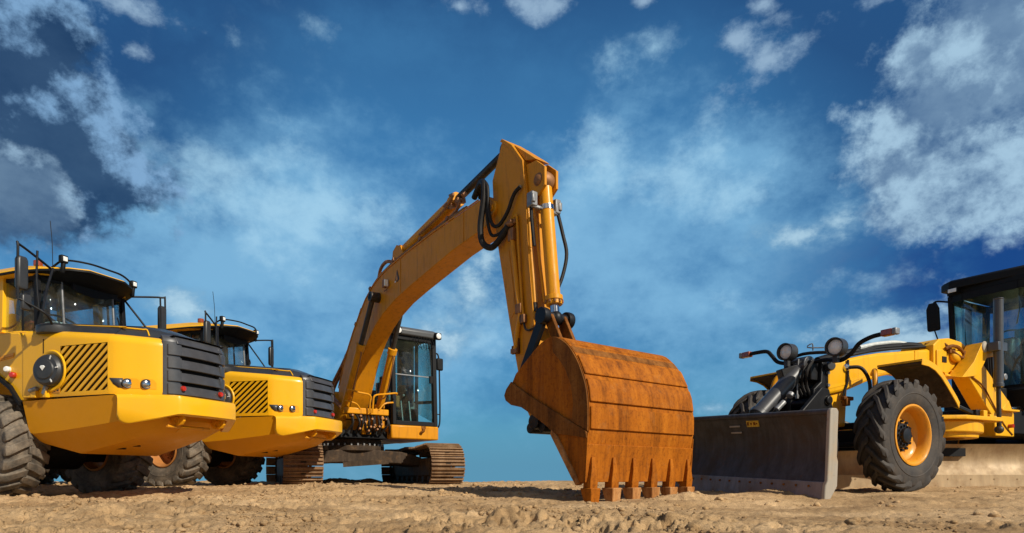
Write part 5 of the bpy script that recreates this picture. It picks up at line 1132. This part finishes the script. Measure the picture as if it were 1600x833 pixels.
        fo = f.build('fender', Y, root, bevel=0.004)
        T_ = Matrix.Translation((0.20, -0.30, 0.10) if s < 0 else (0, 0, 0))
        MB().loft([[(x + 0.022, 0.525 * s, z - 0.022), (x - 0.004, 1.045 * s, z - 0.022), (x - 0.004, 1.045 * s, z - 0.006), (x + 0.022, 0.525 * s, z - 0.006)] for x, z in P_]).xf(T_).build('fender_underside', 'muddy_frame', fo)  # dark sheet added just below the fender, making its underside darker
        MB().tube([(-0.38, 0.30 * s, 1.55), (-0.20, 0.44 * s, 1.56), (-0.08, 0.52 * s, 1.50), (-0.03, 0.56 * s, 1.30)], 0.032, 10, 5).xf(Matrix.Translation((0.20, -0.30, 0.10) if s < 0 else (0, 0, 0))).build('fender_stay', 'exc_cyl', fo)
        MB().tube([(-0.94, 0.80 * s, 1.12), (-1.10, 0.72 * s, 1.05), (-1.30, 0.62 * s, 0.97)], 0.03, 8, 4).box((-1.32, 0.60 * s, 0.95), (0.14, 0.10, 0.10)).build('fender_strut', 'black_steel', fo)
    # ---------- articulation box, saddle and lift arm
    bx = MB().prism([(-1.90, 1.66), (-1.90, 2.10), (-2.05, 2.20), (-2.30, 2.235), (-2.62, 2.21), (-2.86, 2.12), (-2.90, 1.90), (-2.60, 1.70), (-2.30, 1.62)], 1, -0.24, 0.24)
    bx.prism([(-1.95, 1.72), (-1.95, 2.03), (-2.10, 2.05), (-2.20, 2.02), (-2.22, 1.70)], 1, 0.235, 0.262)
    sad = bx.build('saddle', Y, root, bevel=0.025, seg=3)
    MB().box((-2.13, 0.266, 1.90), (0.11, 0.008, 0.085)).build('vent_plate', 'black', sad)
    m = MB().tube([(-2.15, 0.27, 2.06), (-2.25, 0.31, 2.10), (-2.42, 0.31, 2.09), (-2.58, 0.29, 2.03), (-2.7, 0.27, 1.97)], 0.026, 8, 5).tube([(-1.95, 0.1, 2.13), (-2.15, 0.2, 2.17), (-2.35, 0.3, 2.00), (-2.52, 0.32, 1.95), (-2.6, 0.30, 2.05)], 0.022, 8, 5)
    for i in range(6): m.box((-2.25 - 0.09 * i, 0.27, 2.03 + 0.02 * (i % 2)), (0.05, 0.05, 0.05))
    m.build('saddle_hose', 'rust_dark', sad)
    MB().ball((-2.42, 0.27, 1.97), 0.10, (1.25, 0.6, 0.9)).build('pump_cover', Y, sad)
    MB().tube([(-2.30, 0.27, 1.72), (-2.45, 0.29, 1.78), (-2.52, 0.27, 1.92)], 0.028, 8, 5).tube([(-2.10, 0.26, 1.68), (-2.25, 0.28, 1.65), (-2.35, 0.26, 1.70)], 0.035, 8, 5).build('cast_rib', Y, sad)
    for s in (1,):
        am = MB().prism([(-1.78, 1.60), (-2.15, 1.62), (-2.45, 1.86), (-2.60, 2.06), (-2.68, 2.16), (-2.82, 2.16), (-2.98, 2.10), (-3.18, 2.155), (-3.24, 2.12), (-3.24, 2.02), (-2.90, 1.97), (-2.80, 1.95), (-2.62, 1.73), (-2.52, 1.66), (-2.20, 1.615)], 1, 0.28, 0.50).build('lift_arm', Y, root, bevel=0.03, seg=3)
        MB().lathe([(0, 0.02), (0.052, 0.02), (0.06, 0.015), (0.075, 0.015), (0.085, 0)], (-2.74, 0.50, 2.10), (0, 1, 0), 22).build('arm_pin', 'dusty_steel', am)
        # slanting frame leg behind the arm, down to the circle
        lg = MB(); lg.loft([[(x0, y0, z0), (x1, y0, z1), (x1, y1, z1), (x0, y1, z0)] for x0, z0, x1, z1, y0, y1 in ((-2.36, 1.66, -2.72, 1.90, 0.24, 0.46), (-2.76, 1.30, -3.12, 1.60, 0.24, 0.47), (-3.06, 1.04, -3.48, 1.34, 0.24, 0.48))])
        lg.prism([(-3.04, 1.06), (-3.46, 1.36), (-3.62, 1.14), (-3.62, 0.80), (-3.08, 0.80)], 1, 0.24, 0.485)
        leg = lg.build('frame_leg', Y, root, bevel=0.015)
        MB().tube([(-2.45, 0.475, 1.64), (-2.72, 0.485, 1.52), (-2.98, 0.49, 1.28), (-3.30, 0.49, 0.98), (-3.55, 0.49, 0.83)], 0.012, 6, 4).build('grease_line', 'rust_dark', leg)
        MB().cyl((-3.45, 0.48, 0.96), (-3.45, 0.55, 0.96), 0.03, n=10).build('red_plug', 'red_lens', leg)
        MB().box((-3.33, 0.40, 1.19), (0.5, 0.35, 0.03)).build('leg_step', Y, leg, bevel=0.006)
        # lift cylinder, dark barrel with thin rod
        cy = MB().cyl((-2.86, 0.62, 2.78), (-2.86, 0.62, 1.52), 0.062, n=22).cyl((-2.86, 0.62, 1.56), (-2.86, 0.62, 1.50), 0.070, n=22).cyl((-2.86, 0.62, 2.78), (-2.86, 0.62, 2.80), 0.066, n=22).box((-2.88, 0.60, 2.09), (0.26, 0.14, 0.13)).build('lift_cylinder', 'grille_grey', am, bevel=0.008)
        MB().cyl((-2.86, 0.62, 1.50), (-2.88, 0.62, 0.92), 0.030, n=14).ball((-2.88, 0.62, 0.88), 0.06).build('rod', 'dull_rod', cy)
        MB().tube([(-2.98, 0.60, 2.55), (-3.00, 0.58, 2.2), (-3.06, 0.56, 1.8), (-3.1, 0.5, 1.5)], 0.016, 7, 4).build('lift_hose', 'black', cy)
    # ---------- drawbar, circle, main mouldboard (swung round under the frame)
    db = MB().loft([[(x, -w, z - 0.06), (x, w, z - 0.06), (x, w, z + 0.06), (x, -w, z + 0.06)] for x, w, z in ((0.1, 0.10, 0.72), (-0.8, 0.30, 0.86), (-1.5, 0.50, 0.98), (-2.0, 0.60, 1.00))]).build('drawbar', Y, root, bevel=0.02)
    ci = MB().lathe([(0.40, 0.80), (0.70, 0.80), (0.72, 0.82), (0.72, 0.955), (0.70, 0.975), (0.40, 0.975)], (-2.05, 0.02, 0), (0, 0, 1), 56, True)
    ci.lathe([(0.66, 0.74), (0.67, 0.80), (0.5, 0.80), (0.5, 0.74)], (-2.05, 0.02, 0), (0, 0, 1), 48, True)
    ci.prism([(-1.35, -0.25), (-1.35, 0.55), (-1.7, 0.78), (-2.6, 0.80), (-2.78, 0.62), (-2.8, -0.4)], 2, 0.976, 1.03)
    cir = ci.build('circle', Y, db, bevel=0.006)
    MB().box((-2.35, 0.66, 1.06), (0.10, 0.08, 0.14)).box((-2.62, 0.60, 1.04), (0.10, 0.10, 0.10)).build('circle_guide', Y, cir, bevel=0.01)
    MB().bar((-1.95, 0.50, 1.20), (-2.30, 0.62, 1.06), 0.05, 0.05).box((-2.28, 0.60, 1.09), (0.14, 0.10, 0.10)).box((-2.1, -0.3, 1.18), (0.22, 0.25, 0.16)).build('circle_drive', 'black_steel', cir, bevel=0.01)
    mbd = MB(); pr = []
    for i in range(15):
        t = i / 14; pr.append((0.13 - 0.15 * math.sin(math.pi * (0.12 + 0.76 * t)) - 0.02 * t, 0.20 + 0.47 * t))
    A = Matrix.Translation((-2.33, 0.20, 0)) @ Matrix.Rotation(-rad(28) - rad(90) + math.pi * 2, 4, 'Z') 
    mbd.loft([[(x, -1.85, z), (x, 1.95, z), (x - 0.03, 1.95, z), (x - 0.03, -1.85, z)] for x, z in pr])
    RZ = Matrix.Translation((-2.33, 0.20, 0)) @ Matrix.Rotation(math.atan2(-0.883, -0.469) + math.pi + 0.0, 4, 'Z')
    md = mbd.xf(RZ).build('mouldboard', 'sandy_steel', root, ang=30)
    ce = MB().loft([[(x, -1.85, z), (x, 1.95, z), (x - 0.022, 1.95, z), (x - 0.022, -1.85, z)] for x, z in ((0.115, 0.0), (0.095, 0.12), (0.085, 0.22))]); ceo = ce.xf(RZ).build('cutting_edge', 'sandy_steel', md, bevel=0.004)
    bo = MB()
    for i in range(11): MB().cyl((0.085, -1.75 + 0.34 * i, 0.155), (0.098, -1.75 + 0.34 * i, 0.155), 0.012, n=6).xf(RZ).build('edge_bolt', 'sandy_steel', ceo)
    sp = MB().box((-0.22, 0, 0.55), (0.5, 0.5, 0.12)).box((-0.1, 0, 0.45), (0.10, 2.6, 0.10)).xf(RZ).build('blade_support', 'black', md)
    # ---------- rear frame, engine cover, tandem wheels
    rf = MB().box((-5.4, 0, 1.05), (4.4, 0.9, 0.40)).box((-3.9, -0.1, 1.35), (0.9, 0.7, 0.5)).box((-6.0, 0.95, 0.75), (1.9, 0.22, 0.38)).box((-6.0, -0.95, 0.75), (1.9, 0.22, 0.38)).cyl((-6.0, -1.0, 0.75), (-6.0, 1.0, 0.75), 0.16)
    rf.build('rear_frame', 'black', root, bevel=0.02)
    MB().box((-6.55, 0, 1.75), (2.2, 1.05, 1.0)).box((-7.75, 0, 1.45), (0.4, 1.3, 0.7)).build('engine_cover', Y, root, bevel=0.08, seg=3)
    for s in (-1, 1):
        for x in (-5.2, -6.8): build_wheel(root, (x, 1.10 * s, 0.69), 0.69, 0.36, 0.355, 19, 0.050, 0.105, 0.46, s, 'rim_orange', 0.5, 'tyre', 'black_steel')
    # ---------- cab
    cab = MB().box((-4.62, 0.0, 1.42), (1.30, 1.20, 0.34)).box((-4.60, 0.0, 1.20), (1.1, 0.9, 0.2)).build('cab', 'black', root, bevel=0.03)
    base = [(-4.10, -0.36), (-4.14, -0.62), (-4.75, -0.72), (-5.32, -0.72), (-5.40, -0.60), (-5.40, 0.60), (-5.32, 0.72), (-4.75, 0.72), (-4.14, 0.62), (-4.10, 0.36)]
    top = [(-3.93, -0.40), (-3.99, -0.62), (-4.70, -0.70), (-5.30, -0.70), (-5.38, -0.60), (-5.38, 0.60), (-5.30, 0.70), (-4.70, 0.70), (-3.99, 0.62), (-3.93, 0.40)]
    zb0, zt0 = 1.58, 3.28
    def Q(i, t): return Vector(mid((*base[i % 10], zb0), (*top[i % 10], zt0), t))
    for i in range(10):
        if i in (0, 3, 5, 8): continue
        nm = 'windscreen' if i == 9 else 'rear_window' if i == 4 else 'side_window'
        MB().add([Q(i, 0.02), Q(i + 1, 0.02), Q(i + 1, 0.97), Q(i, 0.97)], [(0, 1, 2, 3)]).build(nm, 'glass_teal', cab, solid=0.008)
    for i, w in ((1, 0.075), (2, 0.08), (3, 0.09), (4, 0.05), (5, 0.05), (6, 0.09), (7, 0.08), (8, 0.075)):
        MB().bar(Q(i, 0), Q(i, 1), w, w, up=(0, 1, 0)).build('pillar', 'black', cab, bevel=0.01)
    for i in (0, 8):
        q = MB(); q.add([Q(i, 0), Q(i + 1, 0), Q(i + 1, 1), Q(i, 1)], [(0, 1, 2, 3)]); q.build('corner_window', 'glass_teal', cab, solid=0.008)
    hd = MB()
    for i in range(10): hd.bar(Q(i, 0.965), Q(i + 1, 0.965), 0.05, 0.12)
    hd.build('header', 'black', cab); hd = MB()
    for i in range(10): hd.bar(Q(i, 0.02), Q(i + 1, 0.02), 0.05, 0.10)
    hd.build('sill_frame', 'black', cab)
    lp = MB()
    for i in (1, 2, 6, 7): lp.bar(Q(i, 0.18), Q(i + 1, 0.18), 0.03, 0.50)
    lp.build('lower_panel', 'black', cab)
    ol = [(-3.80, -0.55), (-3.92, -0.74), (-5.48, -0.78), (-5.48, 0.78), (-4.08, 0.74), (-3.95, 0.55)]
    ro = MB().loft([[(x + (0.04 if z > 3.5 else 0) * (-1 if x > -4.5 else 1), y * (0.97 if z > 3.5 else 1), z + (0.04 if x < -5 else 0)) for x, y in ol] for z in (3.36, 3.475, 3.515)]).box((-4.65, 0, 3.33), (1.45, 1.3, 0.10)).build('roof', 'black', cab, bevel=0.012)
    for y, x in ((-0.50, -3.80), (0.46, -3.98)):
        l = MB().box((x - 0.05, y, 3.33), (0.10, 0.15, 0.08)).build('roof_lamp', 'black', ro, bevel=0.01); MB().box((x + 0.003, y, 3.33), (0.012, 0.13, 0.062)).build('lens', 'white_lens', l, bevel=0.005)
    fr = MB().tube([(-4.0, -0.66, 3.20), (-3.86, -0.80, 3.22), (-3.84, -0.84, 3.12)], 0.016, 7, 4).tube([(-3.86, -0.82, 2.75), (-3.94, -0.78, 2.5), (-4.0, -0.72, 2.2)], 0.012, 6, 4).bar((-3.96, -0.78, 2.42), (-4.06, -0.64, 2.42), 0.014, 0.014).build('mirror_frame', 'black', cab)
    MB().loft([[(-3.85 + dx + (z - 2.97) * 0.10, -0.83 + dy, z) for dx, dy in ((-0.03 * k, -0.10 * k), (0.03 * k, -0.10 * k), (0.03 * k, 0.10 * k), (-0.03 * k, 0.10 * k))] for z, k in ((2.72, 0.85), (2.75, 1), (3.10, 1), (3.20, 0.6))]).build('mirror', 'black', fr, bevel=0.012)
    co = MB().prism([(-4.40, 1.60), (-4.30, 2.30), (-4.36, 2.46), (-4.62, 2.50), (-4.64, 2.40), (-4.46, 2.28), (-4.56, 1.60)], 1, -0.12, 0.14).build('console', 'roof_grey', cab, bevel=0.03)
    MB().lathe([(0.21 + 0.014 * math.cos(a), 0.014 * math.sin(a)) for a in np.linspace(0, 2 * math.pi, 8)[:-1]], (-4.66, 0.02, 2.52), (-0.5, 0, 0.87), 28, True).bar((-4.66, -0.20, 2.52), (-4.66, 0.22, 2.52), 0.02, 0.02).bar((-4.66, 0.0, 2.52), (-4.50, 0.0, 2.38), 0.04, 0.04).build('steering_wheel', 'black', cab)
    lv = MB()
    for i in range(6): lv.cyl((-4.38, 0.20 + 0.05 * i, 1.7), (-4.44, 0.20 + 0.05 * i, 2.30 + 0.02 * (i % 2)), 0.010, n=6).cyl((-4.36, -0.20 - 0.05 * i, 1.7), (-4.42, -0.20 - 0.05 * i, 2.32 + 0.02 * (i % 2)), 0.010, n=6)
    lv.box((-4.45, 0.32, 2.0), (0.20, 0.30, 0.5)).box((-4.45, -0.32, 1.9), (0.20, 0.30, 0.5)).build('levers', 'interior', cab)
    MB().box((-5.0, 0, 2.02), (0.5, 0.5, 0.16)).box((-5.26, 0, 2.42), (0.14, 0.46, 0.70)).build('seat', 'interior', cab, bevel=0.05)
    MB().tube([(-4.02, 0.45, 3.15), (-4.00, 0.40, 2.9), (-4.02, 0.34, 2.62)], 0.010, 6, 3).build('wiper', 'black', cab)
    MB().box((-4.7, 0, 1.60), (1.3, 1.25, 0.03)).build('cab_floor', 'interior', cab)
    MB().cyl((-4.02, -0.20, 1.0), (-4.02, 0.25, 1.0), 0.03).tube([(-3.62, 0.44, 1.24), (-3.85, 0.44, 1.26), (-4.0, 0.42, 1.20)], 0.03, 8, 4).tube([(-3.62, 0.40, 1.14), (-3.85, 0.38, 1.10), (-4.05, 0.36, 1.12)], 0.036, 8, 4).cyl((-4.0, 0.36, 1.15), (-4.25, 0.30, 1.16), 0.07, n=16).build('steer_cylinder', 'chrome', root, bevel=0.004)
    m = MB()
    for i in range(9): m.tube([(-3.55 - 0.04 * i, 0.30 - 0.05 * i, 2.2), (-3.60 - 0.04 * i, 0.30 - 0.05 * i, 1.8), (-3.66 - 0.05 * i, 0.28 - 0.05 * i, 1.35)], 0.022, 6, 3)
    m.build('hose_bundle', 'rubber_hose', root)
    MB().box((-3.30, 0.42, 1.86), (0.10, 0.10, 0.16)).cyl((-3.30, 0.46, 1.70), (-3.30, 0.52, 1.70), 0.05, n=12).build('valve', 'grey_metal', root, bevel=0.01)
    return root
make_grader()
# ------------------------------------------------------------------ the ground and what lies on it
ANCH += [(-6.6, 8.9, .03, 1.2), (-6.1, 12.2, .10, 1.2), (0.85, 7.45, 0.0, .55), (1.6, 8.0, 0.02, .6), (2.3, 8.6, 0.03, .5), (5.55, 9.15, .075, .6), (-4.4, 12.6, .13, .8), (-2.0, 13.3, .13, .8)]
build_ground()
def clods():
    """crumbs and lumps of earth, more of them on the churned left and in the middle foreground"""
    import bmesh
    shapes = []
    for k in range(10):
        bm = bmesh.new(); bmesh.ops.create_icosphere(bm, subdivisions=2, radius=1)
        P = np.array([v.co[:] for v in bm.verts]); F = np.array([[v.index for v in f.verts] for f in bm.faces]); bm.free()
        n = 1 + 0.55 * fbm(P[:, 0] * 1.0 + 7 * k, P[:, 1] + P[:, 2] * 0.7, 1.3, 3, 90 + k) + 0.45 * fbm(P[:, 2] + 3 * k, P[:, 0] - P[:, 1] * 0.6, 2.6, 3, 190 + k)
        P = P * n[:, None] * np.array([1, rng.uniform(.7, 1), rng.uniform(.55, .8)]); shapes.append((P, F))
    N = 60000; y = 3.2 + 9.5 * rng.random(N) ** 1.7; x = (rng.random(N) * 2 - 1) * (0.95 * y + 0.5)
    dens = 0.10 + 0.65 * (1 - sst(-1.0, 3.0, x)) + 0.8 * np.exp(-((x - 0.5) / 1.0) ** 2 - ((y - 4.25) / 0.7) ** 2)
    dens = dens * np.clip(0.35 + 2.4 * fbm(x, y, 1.3, 3, 301), 0, 1.6)
    keep = rng.random(N) < dens; x = x[keep]; y = y[keep]
    s = 0.004 + 0.009 * rng.random(len(x)) ** 2.5 + 0.032 * (rng.random(len(x)) ** 18)
    s = s * (0.7 + 0.06 * y)
    z = ground_h(x, y)
    Vs = []; Fs = []; o = 0
    for i in range(len(x)):
        P, F = shapes[rng.integers(10)]; a = rng.uniform(0, 6.28); c, q = math.cos(a), math.sin(a)
        R = np.array([[c, -q, 0], [q, c, 0], [0, 0, 1]]); Vs.append(P @ R.T * s[i] + np.array([x[i], y[i], z[i] + 0.15 * s[i]])); Fs.append(F + o); o += len(P)
    V = np.concatenate(Vs).astype(np.float32); F = np.concatenate(Fs).astype(np.int32)
    me = bpy.data.meshes.new('dirt_clods'); me.vertices.add(len(V)); me.vertices.foreach_set('co', V.ravel()); me.loops.add(F.size); me.loops.foreach_set('vertex_index', F.ravel())
    me.polygons.add(len(F)); me.polygons.foreach_set('loop_start', np.arange(0, F.size, 3, dtype=np.int32)); me.polygons.foreach_set('use_smooth', np.ones(len(F), bool)); me.update(calc_edges=True)
    me.materials.append(MT['earth']); ob = bpy.data.objects.new('dirt_clods', me); COL.objects.link(ob); ob['kind'] = 'stuff'
clods()
